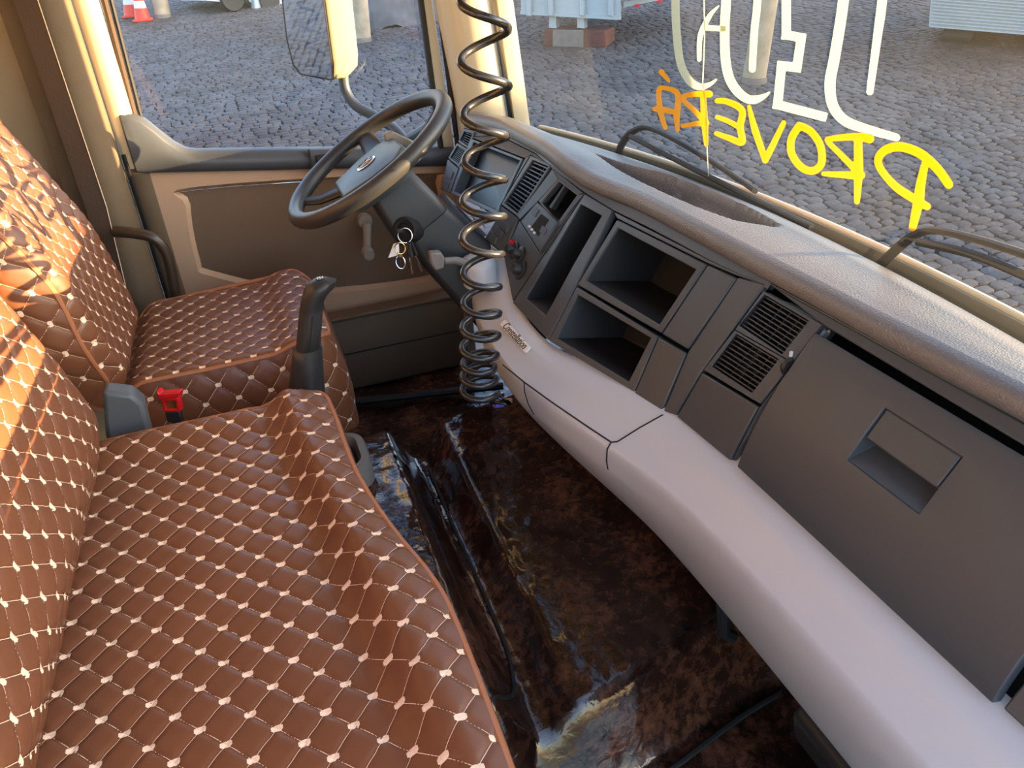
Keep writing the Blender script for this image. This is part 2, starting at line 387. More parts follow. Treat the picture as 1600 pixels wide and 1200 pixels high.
# pillar: inner trim, lit door frame, seals
def vprism(pts, z0, z1, lean=0.0):
    m = MB(); n = 10
    return m.loft([[V((x, y - lean * sst(0.5, 1.8, lerp(z0, z1, k / n)), lerp(z0, z1, k / n))) for x, y in pts] for k in range(n + 1)])
vprism([(-.45, 1.10), (-.45, 1.0), (-.37, .985), (-.352, .987), (-.335, 1.0), (-.318, 1.03), (-.312, 1.06), (-.312, 1.10)], 0.02, 1.78).build('pillar_trim', M_PILLAR, WL, angle=60)
vprism([(-.312, 1.105), (-.30, 1.092), (-.27, 1.09), (-.255, 1.095), (-.25, 1.12), (-.312, 1.12)], 0.80, 1.78).build('door_frame', M_BODY, WL, angle=60)
vprism([(-.312, 1.105), (-.30, 1.092), (-.27, 1.09), (-.255, 1.095), (-.25, 1.12), (-.312, 1.12)], 0.02, .80).build('lower_trim', M_PILLAR, WL, angle=60)
vprism([(-.308, 1.084), (-.300, 1.081), (-.297, 1.09), (-.308, 1.092)], 0.02, .84).build('door_seal', M_RUBBER, WL)
WR = sroot('wall_right', 'beige cab side behind the open passenger door', 'wall', (-.7, -1.1, 0))
MB().box((-0.72, -1.12, 0.9), (0.52, 0.05, 1.9)).build('side_panel', M_LINER, WR)
MB().box((0.2, -1.14, 1.74), (1.2, 0.05, 0.2)).build('roof_rail', M_LINER, WR)
vprism([(.70, -1.06), (.80, -1.06), (.80, -1.16), (.70, -1.16)], 0.3, 1.8).build('pillar', M_BODY, WR)

# A-pillar on the driver's side
AP = sroot('trim_1', 'ivory windscreen pillar with beige sunlit trim beside the coil hose', 'pillar', (.68, 1.05, .78))
def apil(pts, mat_, name, z0=0.70, z1=1.8):
    m = MB(); n = 12; rings = []
    for k in range(n + 1):
        z = lerp(z0, z1, k / n); rings.append([V((x - 0.10 * (z - .8), y - 0.03 * (z - .8), z)) for x, y in pts])
    return m.loft(rings).build(name, mat_, AP, angle=50)
apil([(.612, 1.06), (.618, 1.035), (.64, 1.005), (.68, .985), (.715, .98), (.73, .985), (.74, 1.0), (.74, 1.1), (.612, 1.1)], M_BODY, 'pillar_trim')
apil([(.742, .985), (.750, .985), (.750, 1.0), (.742, 1.0)], M_RUBBER, 'glass_seal')
apil([(.751, .972), (.775, .962), (.792, .962), (.80, 1.0), (.751, 1.0)], M_BODY, 'outer_flange')
# windscreen
WS = sroot('window_1', 'wide dusty windscreen with painted lettering seen from behind', 'window', (.87, 0, .79))
vs, fs = grid(lambda a, b: (ws_x(lerp(-1.05, 0.985, a), lerp(0.74, 1.7, b)), lerp(-1.05, 0.985, a), lerp(0.74, 1.7, b)), 60, 14)
MB().add(vs, fs).build('glass_pane', M_GLASS, WS)
MB().tube([V((ws_x(y, .775) + .002, y, .775)) for y in [lerp(-1.05, .985, k / 30) for k in range(31)]], 0.007, 8).build('lower_seal', M_RUBBER, WS)
MB().box((0.70, 0, 1.76), (0.16, 2.2, 0.12)).build('header_rail', M_LINER, WS)

def ribbon(paths, name, mat_, off=0.004, parent=None):
    """one painted letter: union of brush strokes (photo polylines with widths), contoured and laid as a thin skin on the curved glass"""
    segs = []
    for pts, wd, kind in paths:
        P2 = [V((a, b, 0)) for a, b in pts]
        if kind == 'c': P2 = catmull(P2, 5)
        n = len(P2); wl = list(wd) if isinstance(wd, (list, tuple)) else [wd, wd]
        def width(i):
            q = i / (n - 1) * (len(wl) - 1); k = min(int(q), len(wl) - 2); return lerp(wl[k], wl[k + 1], q - k)
        for i in range(n - 1): segs.append((P2[i].x, P2[i].y, P2[i + 1].x, P2[i + 1].y, width(i) / 2, width(i + 1) / 2, kind))
    def sdf(x, y):
        best = 99.0
        for ax, ay, bx, by, ra, rb, kind in segs:
            dx, dy = bx - ax, by - ay; L2 = dx * dx + dy * dy; t = ((x - ax) * dx + (y - ay) * dy) / L2
            if kind == 'm':
                ln = sqrt(L2); pr = abs((x - ax) * dy - (y - ay) * dx) / ln; al = abs(t - .5) * ln - ln / 2
                d = max(pr - ra, al - ra)
            else:
                t = min(1, max(0, t)); d = sqrt((x - ax - t * dx) ** 2 + (y - ay - t * dy) ** 2) - lerp(ra, rb, t)
            if d < best: best = d
        return best
    x0 = min(min(q[0], q[2]) for q in segs) - 12; x1 = max(max(q[0], q[2]) for q in segs) + 12
    y0 = max(-60, min(min(q[1], q[3]) for q in segs) - 12); y1 = max(max(q[1], q[3]) for q in segs) + 12
    st = 1.0 if name == 'crack' else 2.0; nx = int((x1 - x0) / st) + 1; ny = int((y1 - y0) / st) + 1
    Fv = [[sdf(x0 + i * st, y0 + j * st) for j in range(ny)] for i in range(nx)]
    vid = {}; vs_ = []; fs_ = []
    def vert(key, x, y):
        if key not in vid: vid[key] = len(vs_); vs_.append(ws(x, y, off))
        return vid[key]
    for i in range(nx - 1):
        for j in range(ny - 1):
            cn = [(i, j), (i + 1, j), (i + 1, j + 1), (i, j + 1)]; vals = [Fv[a][b] for a, b in cn]
            if min(vals) > 0: continue
            loop = []
            for k in range(4):
                (a, b), (c, d) = cn[k], cn[(k + 1) % 4]; f0, f1 = vals[k], vals[(k + 1) % 4]
                if f0 <= 0: loop.append(vert((a, b), x0 + a * st, y0 + b * st))
                if (f0 <= 0) != (f1 <= 0):
                    t = f0 / (f0 - f1); key = ('e',) + tuple(sorted(((a, b), (c, d))))
                    loop.append(vert(key, x0 + lerp(a, c, t) * st, y0 + lerp(b, d, t) * st))
            if len(loop) > 2: fs_.append(tuple(loop))
    return MB().add(vs_, fs_).build(name, mat_, parent, smooth=False)
def c3(pts): return [(780 + a / 3.3333, b / 3.3333) for a, b in pts]
def c4(pts): return [(1120 + a / 3.3333, b / 3.3333) for a, b in pts]
UPX = -140   # the strokes go on above the frame
ribbon([(c3([(1075, -470), (985, -430), (945, -330), (925, -150), (918, 0), (925, 180), (945, 330), (990, 420), (1045, 452), (1095, 440), (1130, 415)]), [13, 13, 13, 12.5, 3], 'c'),
        (c3([(1145, 30), (1105, 70), (1070, 130), (1045, 200), (1042, 310)]), [2, 8, 8.5, 7], 'c'),
        (c3([(1060, 147), (1100, 146), (1165, 150)]), [7, 9, 9], 'm')], 'letter', M_CREAM, parent=WS)
ribbon([(c3([(1200, -450), (1182, 0), (1175, 130), (1178, 300), (1200, 410), (1250, 485), (1310, 520), (1370, 506), (1410, 480)]), [15, 15, 15, 15, 13, 2], 'c'),
        (c3([(1365, -450), (1345, 0), (1330, 150), (1318, 360)]), [12, 12, 11], 'c')], 'letter', M_CREAM, parent=WS)
ribbon([(c4([(430, -430), (362, -420), (362, 182), (440, 196), (417, 352), (337, 342), (317, 545), (550, 606)]), 14.5, 'm')], 'letter', M_CREAM, parent=WS)
ribbon([(c4([(700, -430), (660, 0), (615, 290), (590, 430), (605, 550), (670, 630), (790, 675), (935, 716)]), [17, 17, 17, 16, 12], 'c'),
        (c4([(905, -430), (862, 0), (838, 180), (797, 478)]), [15, 15, 11], 'c')], 'letter', M_CREAM, parent=WS)
# yellow word, right to left
ribbon([(c4([(1208, 960), (1150, 880), (1060, 800), (960, 765), (880, 780), (840, 830), (860, 890), (930, 970), (1010, 1025), (1095, 1075)]), [14, 15, 15, 14, 12, 12, 14, 12], 'c'),
        (c4([(1085, 850), (1062, 960), (1050, 1050), (1020, 1185)]), [11, 15, 17, 12], 'c')], 'letter', M_YELLOW, parent=WS)
ribbon([(c4([(795, 722), (720, 712), (600, 722), (578, 735), (640, 800), (720, 880)]), [15, 11, 8, 9, 11], 'c'),
        (c4([(735, 720), (738, 880), (730, 1050)]), [13, 15, 9], 'c'),
        (c4([(750, 912), (690, 912), (555, 905)]), [14, 12, 7], 'c')], 'letter', M_YELLOW, parent=WS)
ribbon([(c4([(430, 655), (390, 720), (390, 800), (440, 870), (500, 890), (545, 850), (540, 760), (495, 690), (445, 660), (425, 665)]), 12, 'c')], 'letter', M_YELLOW, parent=WS)
ribbon([(c4([(168, 555), (200, 680), (252, 830)]), [6, 11, 10], 'c'), (c4([(252, 835), (290, 760), (348, 640)]), [10, 10, 8], 'c')], 'letter', M_YELLOW, parent=WS)
ribbon([(c3([(1135, 525), (1190, 530), (1265, 575), (1255, 660), (1265, 740), (1200, 720), (1130, 695)]), [8, 10, 11, 11, 10, 7], 'c'),
        (c3([(1135, 610), (1190, 630), (1255, 665)]), [7, 8, 9], 'c')], 'letter', M_YELLOW, parent=WS)
ribbon([(c3([(1095, 490), (1020, 490), (955, 510), (1010, 570), (1080, 640)]), [11, 8, 8, 9], 'c'),
        (c3([(1062, 500), (1070, 640), (1078, 755)]), [9, 11, 6], 'c'), (c3([(1080, 640), (1020, 645), (955, 657)]), [9, 8, 6], 'c')], 'letter', M_YELLOW, parent=WS)
ribbon([(c3([(865, 665), (840, 580), (832, 470), (870, 460), (930, 490), (925, 600), (928, 680)]), [7, 9, 8, 7, 9, 10, 6], 'c'),
        (c3([(810, 568), (860, 572), (930, 590)]), [8, 9, 8], 'c'), (c3([(845, 375), (885, 425)]), [9, 4], 'c')], 'letter', M_YELLOW, parent=WS)
ribbon([([(1100, -20), (1101, 60), (1098, 130), (1103, 170), (1104, 215), (1107, 275)], [1.6, 1.8, 1.2], 'l')], 'crack', M_CREAM, parent=WS)
# plenum, its grey standing in for cowl shade and glass reflection; ivory lip
M_PLEN = mat('plenum grey with painted shade and reflection', rgb(112, 110, 98), .8)
CW = sroot('trim_2', 'plenum in a grey standing in for shade and reflection, with an ivory painted lip outside below the windscreen', 'cowl', (.9, 0, .78))
vs, fs = grid(lambda a, b: (ws_x(lerp(-1.2, .95, a), .79) + .008 + .05 * b, lerp(-1.2, .95, a), .765 - .01 * b), 50, 3)
MB().add(vs, fs).build('plenum', M_PLEN, CW)
MB().loft([[V((ws_x(y, .79) + dx, y, z)) for dx, z in ((.050, .745), (.050, .787), (.056, .787), (.056, .745))] for y in [lerp(-1.2, .95, k / 40) for k in range(41)]]).build('plenum_wall', M_PLEN, CW, angle=50)
MB().loft([[V((ws_x(y, .79) + dx, y, z)) for dx, z in ((.056, .785), (.056, .790), (.059, .793), (.064, .793), (.070, .786), (.074, .60), (.066, .60))] for y in [lerp(-1.2, .95, k / 40) for k in range(41)]]).build('painted_lip', M_BODY, CW, angle=50)

# ------------------------------------------------------------------ driver's door
DR = sroot('door_1', "closed driver's door with taupe panel, grey sill cap and wide window", 'door', (.13, 1.1, 0))
YD = 1.10
def beltz(x): return lerp(.844, .741, (x + .267) / .825)
# panel with the moulded recess
outer = [(-.295, beltz(-.295) - .04), (.60, beltz(.60) - .03), (.60, .02), (-.295, .02)]
def star(poly, c, angs):
    out = []
    for a in angs:
        dx, dz = cos(a), sin(a); best = None
        for i in range(len(poly)):
            (x1, z1), (x2, z2) = poly[i], poly[(i + 1) % len(poly)]
            ex, ez = x2 - x1, z2 - z1; den = dx * ez - dz * ex
            if abs(den) < 1e-9: continue
            t = ((x1 - c[0]) * ez - (z1 - c[1]) * ex) / den; s = ((x1 - c[0]) * dz - (z1 - c[1]) * dx) / den
            if t > 0 and -1e-6 <= s <= 1 + 1e-6 and (best is None or t < best): best = t
        out.append((c[0] + dx * best, c[1] + dz * best))
    return out
rec = [(-.15, .725), (.50, .665), (.54, .63), (.54, .40), (.50, .33), (.10, .36), (-.17, .47), (-.20, .52), (-.185, .68)]
rec3 = catmull([V((x, 0, z)) for x, z in rec], 5, True); rec2 = [(p.x, p.z) for p in rec3]
cc = (.18, .53)
angs = sorted([math.atan2(z - cc[1], x - cc[0]) for x, z in rec2] + [math.atan2(z - cc[1], x - cc[0]) for x, z in outer])
o_ = star(outer, cc, angs); i_ = star(rec2, cc, angs)
def sh(pts, k):      # step inwards by (1 - k) * 0.25 m along the outline's own normal
    n = len(pts); out = []
    for i in range(n):
        (ax_, az_), (bx_, bz_) = pts[i - 1], pts[(i + 1) % n]; tx, tz = bx_ - ax_, bz_ - az_; l_ = sqrt(tx * tx + tz * tz) or 1
        out.append((pts[i][0] - tz / l_ * (1 - k) * .25, pts[i][1] + tx / l_ * (1 - k) * .25))
    return out
MB().loft([[V((x, YD + .02, z)) for x, z in o_], [V((x, YD, z)) for x, z in o_], [V((x, YD, z)) for x, z in sh(i_, 1.012)],
           [V((x, YD + .004, z)) for x, z in i_], [V((x, YD + .014, z)) for x, z in sh(i_, .98)], [V((x, YD + .018, z)) for x, z in sh(i_, .965)]], caps=False).build('door_panel', M_DOORP, DR, angle=50)
fl_ = sh(rec2[::-1], .96); nf = len(fl_)
MB().add([V((cc[0], YD + .0182, cc[1]))] + [V((x, YD + .0175, z)) for x, z in fl_], [(0, 1 + k, 1 + (k + 1) % nf) for k in range(nf)]).build('recess_panel', M_DOORD, DR)
MB().box((.15, 1.15, .36), (.9, .03, .66)).build('outer_skin', M_BODY, DR)
# sill cap: profile swept along the belt line, rising at the rear
rings = []
for k in range(40):
    x = lerp(-.285, .60, k / 39); up = .10 * (1 - sst(-.262, -.125, x)) ** 1.25
    zt = beltz(x) + up; zb = beltz(x) - .058
    rings.append([V((x, y, z)) for y, z in ((1.135, zt - .004), (1.12, zt), (1.095, zt - .004), (1.083, zt - .016), (1.078, lerp(zt, zb, .5)), (1.080, zb + .012), (1.088, zb), (1.12, zb - .004), (1.135, zb))])
MB().loft(rings).build('sill_cap', M_SILL, DR, angle=60, bevel=0.004)
MB().box((.170, 1.079, beltz(.17) - .03), (.004, .012, .062)).build('sill_joint', M_RUBBER, DR)
MB().box((.215, 1.076, beltz(.215) - .022), (.06, .008, .022)).build('switch_plate', M_DARK, DR, bevel=.003)
# window opening: frame uprights, run channels and pane
MB().add([V((x, 1.125, z)) for x, z in ((-.27, .80), (.60, .70), (.57, 1.55), (-.25, 1.60))], [(0, 1, 2, 3)]).build('glass_pane', M_SIDEGLASS, DR)
MB().tube([V((-.262 + .01, 1.112, .86)), V((-.24, 1.107, 1.2)), V((-.225, 1.10, 1.55))], .008, 8).build('run_channel', M_WEB, DR)
MB().tube([V((-.250 + .012, 1.112, .86)), V((-.225, 1.107, 1.2)), V((-.21, 1.10, 1.55))], .005, 8).build('run_channel', M_RUBBER, DR)
MB().prism([V((x, 1.10, z)) for x, z in ((.558, .70), (.60, .70), (.575, 1.2), (.55, 1.56), (.525, 1.56), (.545, 1.2))], (0, .04, 0)).build('front_frame', M_BODY, DR, bevel=.006)
MB().tube([V((.555, 1.10, .735)), V((.543, 1.10, 1.2)), V((.52, 1.10, 1.56))], .009, 8).build('run_channel', M_RUBBER, DR)
MB().tube([V((.605, 1.085, .70)), V((.588, 1.085, 1.2)), V((.57, 1.08, 1.6))], .008, 8).build('door_seal', M_RUBBER, DR)
# map pocket
rings = []
for s, (y0, gr) in enumerate(((1.10, 0.0), (1.045, .0), (1.03, -.006), (1.026, -.016))):
    rings.append([V((x, y0, z)) for x, z in rrect(.03 - gr, .56 + gr, .03 - gr, .285 + gr, .05)])
MB().loft(rings).build('map_pocket', M_DOORD, DR, angle=50)
MB().box((.30, 1.026, .165), (.5, .004, .004)).build('pocket_joint', M_RUBBER, DR)
MB().box((.32, 1.04, .292), (.50, .06, .012)).build('pocket_lip', M_DOORD, DR, bevel=.004)
# window crank
g = MB(); a, b = at(573, 350, y=1.05), at(573, 392, y=1.03)
g.lathe([(.022, 0), (.024, .012), (.02, .03)], (a.x, 1.10, a.z), (0, -1, 0)); g.tube([a, lerp(a, b, .5) + V((0, -.006, 0)), b], [.016, .013, .014], 10, flat=.6); g.lathe([(.017, 0), (.019, .02), (.015, .045)], b, (0, -1, 0))
g.build('window_crank', M_GREYP, DR, angle=60)

# ------------------------------------------------------------------ rear curtain, belt, grab handle
def curt(a, b):
    y = lerp(.30, 1.0, a); z = lerp(.25, 1.75, b)
    return (-.78 + .035 * sin(y * 42) + .012 * sin(y * 97 + z * 2) - .05 * sst(.9, 1.0, y) * 0, y, z)
vs, fs = grid(curt, 140, 6); o = MB().add(vs, fs).build('curtain', M_CURTAIN, angle=80)
md = o.modifiers.new('thick', 'SOLIDIFY'); md.thickness = .003
tag(o, "beige pleated curtain hanging behind the driver's seat", 'curtain')
BELT = thing('seat_belt', "dark brown seat belt webbing running down the pillar beside the driver's seat", 'seat belt', (-.386, .975, .25))
pth = [(-.386, .972, 1.7), (-.386, .972, 1.2), (-.387, .972, .74), (-.41, .965, .45), (-.43, .96, .25)]
g = MB()
for k in range(len(pth) - 1):
    a, b = V(pth[k]), V(pth[k + 1]); h = V((.024, 0, 0)); g.add([a - h, a + h, b + h, b - h, a - h + V((0, .002, 0)), a + h + V((0, .002, 0)), b + h + V((0, .002, 0)), b - h + V((0, .002, 0))], [(0, 1, 2, 3), (7, 6, 5, 4), (0, 3, 7, 4), (1, 5, 6, 2)])
g.build('webbing', M_WEB, BELT)
MB().tube([V(p) + V((.0245, -.0005, 0)) for p in pth], .0012, 6).build('edge_thread', M_THREAD, BELT)
GH = thing('grab_handle', "dark brown bent grab tube between driver's backrest and door", 'handle', (-.25, .92, .45))
MB().tube(catmull([at(178, 362, y=.94), at(205, 364, y=.93), at(237, 371, y=.92), at(258, 392, y=.92), at(268, 425, y=.92), at(282, 500, y=.92)], 8), .014, 12).build('tube', mat('dark brown tube', rgb(58, 44, 34), .35), GH)

# ------------------------------------------------------------------ quilted seats
CU, CV = 0.0265, 0.0295
def quilt(name, S, dom, inside, nu, nv, parent, sign=1, H=0.0045, cu=CU, cv=CV, ou=0.0, ov=0.0, dot=(.0064, .0043), mat_=None, umin=None, umax=None, vmin=None, vmax=None, soft=None):
    def nrm(u, v):
        e = .003; a = S(u + e, v) - S(u - e, v); b = S(u, v + e) - S(u, v - e); return a.cross(b).normalized() * sign
    def pad(u, v):
        p = ((u - ou) / cu + (v - ov) / cv) / 2; q = ((u - ou) / cu - (v - ov) / cv) / 2
        fp_ = abs(2 * (p - fl(p)) - 1); fq = abs(2 * (q - fl(q)) - 1)
        return H * ((1 - fp_ ** 4.5) * (1 - fq ** 4.5)) ** .5 * (soft(u, v) if soft else 1.0)
    vs = []; fs = []
    for i in range(nu):
        for j in range(nv):
            u, v = dom(i / (nu - 1), j / (nv - 1)); vs.append(S(u, v) + nrm(u, v) * pad(u, v))
    for i in range(nu - 1):
        for j in range(nv - 1):
            f = (i * nv + j, (i + 1) * nv + j, (i + 1) * nv + j + 1, i * nv + j + 1); fs.append(f if sign > 0 else f[::-1])
    o = MB().add(vs, fs).build(name, mat_ or M_LEATHER, parent, fix=False, angle=180)
    # embroidered squares and thread lines, dropped onto the padded surface
    tree = BVHTree.FromPolygons(vs, fs)
    def drop(u, v, h):
        n_ = nrm(u, v); p_ = S(u, v); r_ = tree.ray_cast(p_ + n_ * .012, -n_, .02)
        return (r_[0] if r_[0] is not None else p_ + n_ * .001) + n_ * h
    g = MB(); us = [dom(a, b) for a in (0, .25, .5, .75, 1) for b in (0, .25, .5, .75, 1)]
    u0, u1 = min(p[0] for p in us), max(p[0] for p in us); v0, v1 = min(p[1] for p in us), max(p[1] for p in us)
    for i in range(int((u0 - ou) / cu) - 2, int((u1 - ou) / cu) + 3):
        for j in range(int((v0 - ov) / cv) - 2, int((v1 - ov) / cv) + 3):
            if (i + j) % 2: continue
            u, v = ou + i * cu, ov + j * cv
            if inside(u, v):
                P = []
                for du, dv in ((-1, -.55), (-.6, -1), (1, -.6) if 0 else (.6, -1), (1, -.55), (1, .55), (.6, 1), (-.6, 1), (-1, .55)):
                    uu, vv = u + du * dot[0], v + dv * dot[1]; P.append(drop(uu, vv, .0005))
                n_ = nrm(u, v); k = len(g.v); c = drop(u, v, .0012)
                g.add(P + [c], [(a, (a + 1) % 8, 8) if sign > 0 else ((a + 1) % 8, a, 8) for a in range(8)])
            for dv in (1, -1):
                ue, ve = u + cu, v + dv * cv
                if not (inside(u, v) and inside(ue, ve)): 
                    if not (inside(u, v) or inside(ue, ve)): continue
                n = 10; L_ = []; R_ = []
                tx, tv = cu, dv * cv; ln = sqrt(tx * tx + tv * tv); px, pv = -tv / ln * .00032, tx / ln * .00032
                for k in range(n + 1):
                    s = k / n; uu, vv = lerp(u, ue, s), lerp(v, ve, s)
                    if not inside(uu, vv): continue
                    q_ = drop(uu, vv, .0005); dq = (S(uu + px, vv + pv) - S(uu - px, vv - pv)) / 2; L_.append(q_ - dq); R_.append(q_ + dq)
                m = len(L_)
                if m > 1: g.add(L_ + R_, [(k, k + 1, m + k + 1, m + k) for k in range(m - 1)])
    st = g.build('stitching', M_THREAD, o, fix=False, smooth=False); st['kind'] = 'stuff'
    return o

# --- passenger bench
BN = thing('bench_seat', 'wide brown quilted passenger bench with cream stitching and tan piping in the foreground', 'seat', (-.12, -.45, .03))
bxf0 = lut([(-1.05, .102), (-.74, .109), (-.515, .110), (-.45, .102), (-.36, .080), (-.24, .058), (-.145, .048), (.006, .044), (.14, .036)])
Y1 = .128
def bxf(y):
    d = y - (Y1 - .055); r = .055
    return bxf0(y) - (r - sqrt(max(0, r * r - d * d)) if d > 0 else 0)
def ridge(y): return -.060 + (.03 - y) * .125
def bz(x, y):
    r = ridge(y); z = .527 + .038 * sst(r - .02, r + .048, x)
    xf = bxf(y); e = (x - (xf - .07)) / .07
    if e > 0: z -= .016 * e * e
    z -= .03 * sst(-.30, -.385, x) if False else .035 * (1 - sst(-.425, -.35, x))
    z += .014 * sst(.02, Y1 - .01, y) * (1 - sst(r - .03, r + .02, x)); d = Y1 - y
    z -= .008 * exp(-(d / .012) ** 2)
    z += .003 * noise.noise(V((x * 9, y * 7, 1)))
    z += .0016 * exp(-((x - r) / .02) ** 2) * noise.noise(V((y * 22, 0, 5)))
    return z
def SB(u, v): return V((u, v, bz(u, v)))
XB = -.425
quilt('seat_cushion', SB, lambda a, b: (lerp(XB, bxf(lerp(-1.03, Y1, b)), a), lerp(-1.03, Y1, b)),
      lambda u, v: -1.02 < v < Y1 - .004 and XB < u < bxf(v) - .003, 170, 380, BN, 1, soft=lambda u, v: 1 - .65 * exp(-((u - ridge(v) - .012) / .022) ** 2))
edge = [V((XB, Y1, bz(XB, Y1)))] + [V((lerp(XB, bxf(Y1), k / 20), Y1, bz(lerp(XB, bxf(Y1), k / 20), Y1))) for k in range(1, 20)]
for k in range(80):
    y = lerp(Y1, -1.03, (k / 79) ** 1.35); edge.append(V((bxf(y), y, bz(bxf(y), y))))
MB().tube([p + V((.001, 0, -.001)) for p in edge], .0058, 8).build('piping', M_PIPING, BN)
MB().loft([[p for p in edge], [p + V((.012, .004, -.03)) for p in edge], [p + V((.006, 0, -.17)) for p in edge]], closed=False, caps=False).build('skirt', M_LEATHER, BN)
MB().box((-.15, -.46, .25), (.42, 1.02, .20)).build('base', M_DARK, BN, bevel=.01)
# backrest: plane leaning back; (s up the slope, y across)
KB = .30; _len = sqrt(1 + KB * KB)
def SBK(u, v):
    z = .50 + u / _len; x = -.318 - KB * (z - .535)
    d = .135 - v
    x -= .03 * exp(-(d / .03) ** 1.3) if d > 0 else .03
    x += .012 * sin(min(1, max(0, (u - .02) / .5)) * pi) + .004 * noise.noise(V((u * 8, v * 6, 4)))
    x -= .055 * (1 - sst(-.02, .13, u))
    return V((x, v, z))
quilt('backrest', SBK, lambda a, b: (lerp(-.02, .66, a), lerp(-1.03, .135, b)), lambda u, v: -.015 < u < .65 and -1.02 < v < .130, 180, 330, BN, -1)
be = [SBK(lerp(-.02, .66, k / 40), .135) for k in range(41)]
MB().tube(be, .0055, 8).build('piping', M_PIPING, BN)
MB().loft([be, [p + V((-.05, .012, 0)) for p in be], [p + V((-.13, 0, 0)) for p in be]], closed=False, caps=False).build('back_side', M_LEATHER, BN)
MB().prism([V((-.42, y, z)) for y, z in ((-1.02, .45), (.12, .45), (.12, 1.12), (-1.02, 1.12))], (-.16, 0, 0)).build('back_shell', M_DARK, BN)
# grey recliner cover at the hinge, far side
g = MB(); pts = [at(u, v, y=.165) for u, v in ((160, 612), (206, 617), (224, 632), (238, 690), (165, 690))]
g.prism([p + V((0, .0, 0)) for p in pts], (0, .045, 0)); g.build('recliner_cover', M_BLUEG, BN, bevel=.008, seg=3)

# --- driver's seat
DS = thing('driver_seat', "brown quilted driver's seat with rounded backrest beside the far door", 'seat', (-.15, .6, .03))
DY0, DY1 = .375, .835
def dxf(y):
    r0, r1 = .10, .10; x = .088; d = y - (DY1 - r1)
    if d > 0: x -= r1 - sqrt(max(0, r1 * r1 - d * d))
    d = (DY0 + r0 * .55) - y; rr = r0 * .55
    if d > 0: x -= rr - sqrt(max(0, rr * rr - d * d))
    return x
def dxb(y):
    r = .13; d = y - (DY1 - r); return -.36 + (r - sqrt(max(0, r * r - d * d)) if d > 0 else 0)
def dz_(x, y):
    z = .512 + .010 * ((y - .6) / .23) ** 2 + .02 * sst(-.05, .03, x) - .015 * sst(.05, .095, x)
    z -= .03 * (1 - sst(-.37, -.30, x)) - .0
    z -= .006 * exp(-((y - DY0) / .01) ** 2) + .006 * exp(-((y - DY1) / .012) ** 2)
    return z + .002 * noise.noise(V((x * 10, y * 9, 2)))
SD = lambda u, v: V((u, v, dz_(u, v)))
quilt('seat_cushion', SD, lambda a, b: (lerp(dxb(lerp(DY0, DY1, b)), dxf(lerp(DY0, DY1, b)), a), lerp(DY0, DY1, b)),
      lambda u, v: DY0 + .004 < v < DY1 - .004 and dxb(v) + .003 < u < dxf(v) - .003, 150, 160, DS, 1)
edge = [V((lerp(-.36, dxf(DY0), k / 30), DY0, dz_(lerp(-.36, dxf(DY0), k / 30), DY0))) for k in range(30)]
edge += [V((dxf(y), y, dz_(dxf(y), y))) for y in [DY0 + (DY1 - DY0) * (.5 - .5 * cos(pi * k / 50)) for k in range(51)]]
edge += [V((dxb(y), y, dz_(dxb(y), y))) for y in [DY1 - .001 - .13 * (.5 - .5 * cos(pi * k / 20)) for k in range(21)]]
MB().tube(edge, .0055, 8).build('piping', M_PIPING, DS)
cum = [0.0]
for a, b in zip(edge, edge[1:]): cum.append(cum[-1] + (b - a).length)
def along(s):
    s = min(max(s, 0), cum[-1] - 1e-6); import bisect
    k = max(0, bisect.bisect_right(cum, s) - 1); k = min(k, len(edge) - 2); return lerp(edge[k], edge[k + 1], (s - cum[k]) / max(1e-6, cum[k + 1] - cum[k]))
ctr = V((-.13, .6, 0))
def SS(u, v):
    p = along(u); o = V((p.x - ctr.x, p.y - ctr.y, 0)); o = V((max(0, o.x - .12), o.y * .3, 0)); o = o.normalized() if o.length > 1e-5 else V((0, -1, 0))
    out = .028 * sin(min(1, v / .2) * pi * .62); return V((p.x, p.y, p.z - v)) + o * out
quilt('side_skirt', SS, lambda a, b: (lerp(0, 1.0, a), lerp(.0, .24, b)), lambda u, v: .005 < u < .99 and .01 < v < .235, 170, 44, DS, -1, cu=.034, cv=.036, ov=.035)
MB().box((-.14, .6, .18), (.38, .38, .28)).build('base', M_DARK, DS, bevel=.01)
KD = .33; _ld = sqrt(1 + KD * KD)
def half(u):  # half width of the backrest at height u
    return .232 - .03 * (1 - sst(.0, .16, u)) * 1.0 - .0 * u
def SDB(u, v):    # v in -1..1 metres across
    h = half(u); z = .50 + u / _ld; x = -.335 - KD * (z - .52); c = .575; a = v / h
    x += .030 * abs(a) ** 3 * sst(.05, .3, u) - .055 * sst(.82, 1.0, abs(a)) * (1 if v > 0 else .55)
    x += .02 * sin(min(1, max(0, u / .5)) * pi) - .03 * (1 - sst(-.03, .05, u)) + .003 * noise.noise(V((u * 9, v * 8, 6)))
    return V((x, c + v, z))
quilt('backrest', SDB, lambda a, b: (lerp(-.02, .60, a), lerp(-1, 1, b) * half(lerp(-.02, .60, a))), lambda u, v: -.01 < u < .59 and abs(v) < half(u) - .004, 180, 140, DS, -1)
be = [SDB(lerp(-.02, .60, k / 40), -half(lerp(-.02, .60, k / 40))) for k in range(41)]
MB().tube(be, .0055, 8).build('piping', M_PIPING, DS)
def SSD(u, v):
    k = min(max((u + .02) / .62, 0), .9999) * 40; i = int(k); p = lerp(be[i], be[i + 1], k - i); return p + V((-v, -.018 * sin(min(1, max(0, v) / .14) * pi), -.01 * v))
quilt('back_side', SSD, lambda a, b: (lerp(-.02, .60, a), lerp(0, .15, b)), lambda u, v: 0 < u < .59 and .004 < v < .145, 120, 40, DS, 1, cu=.034, cv=.034, ov=.03)
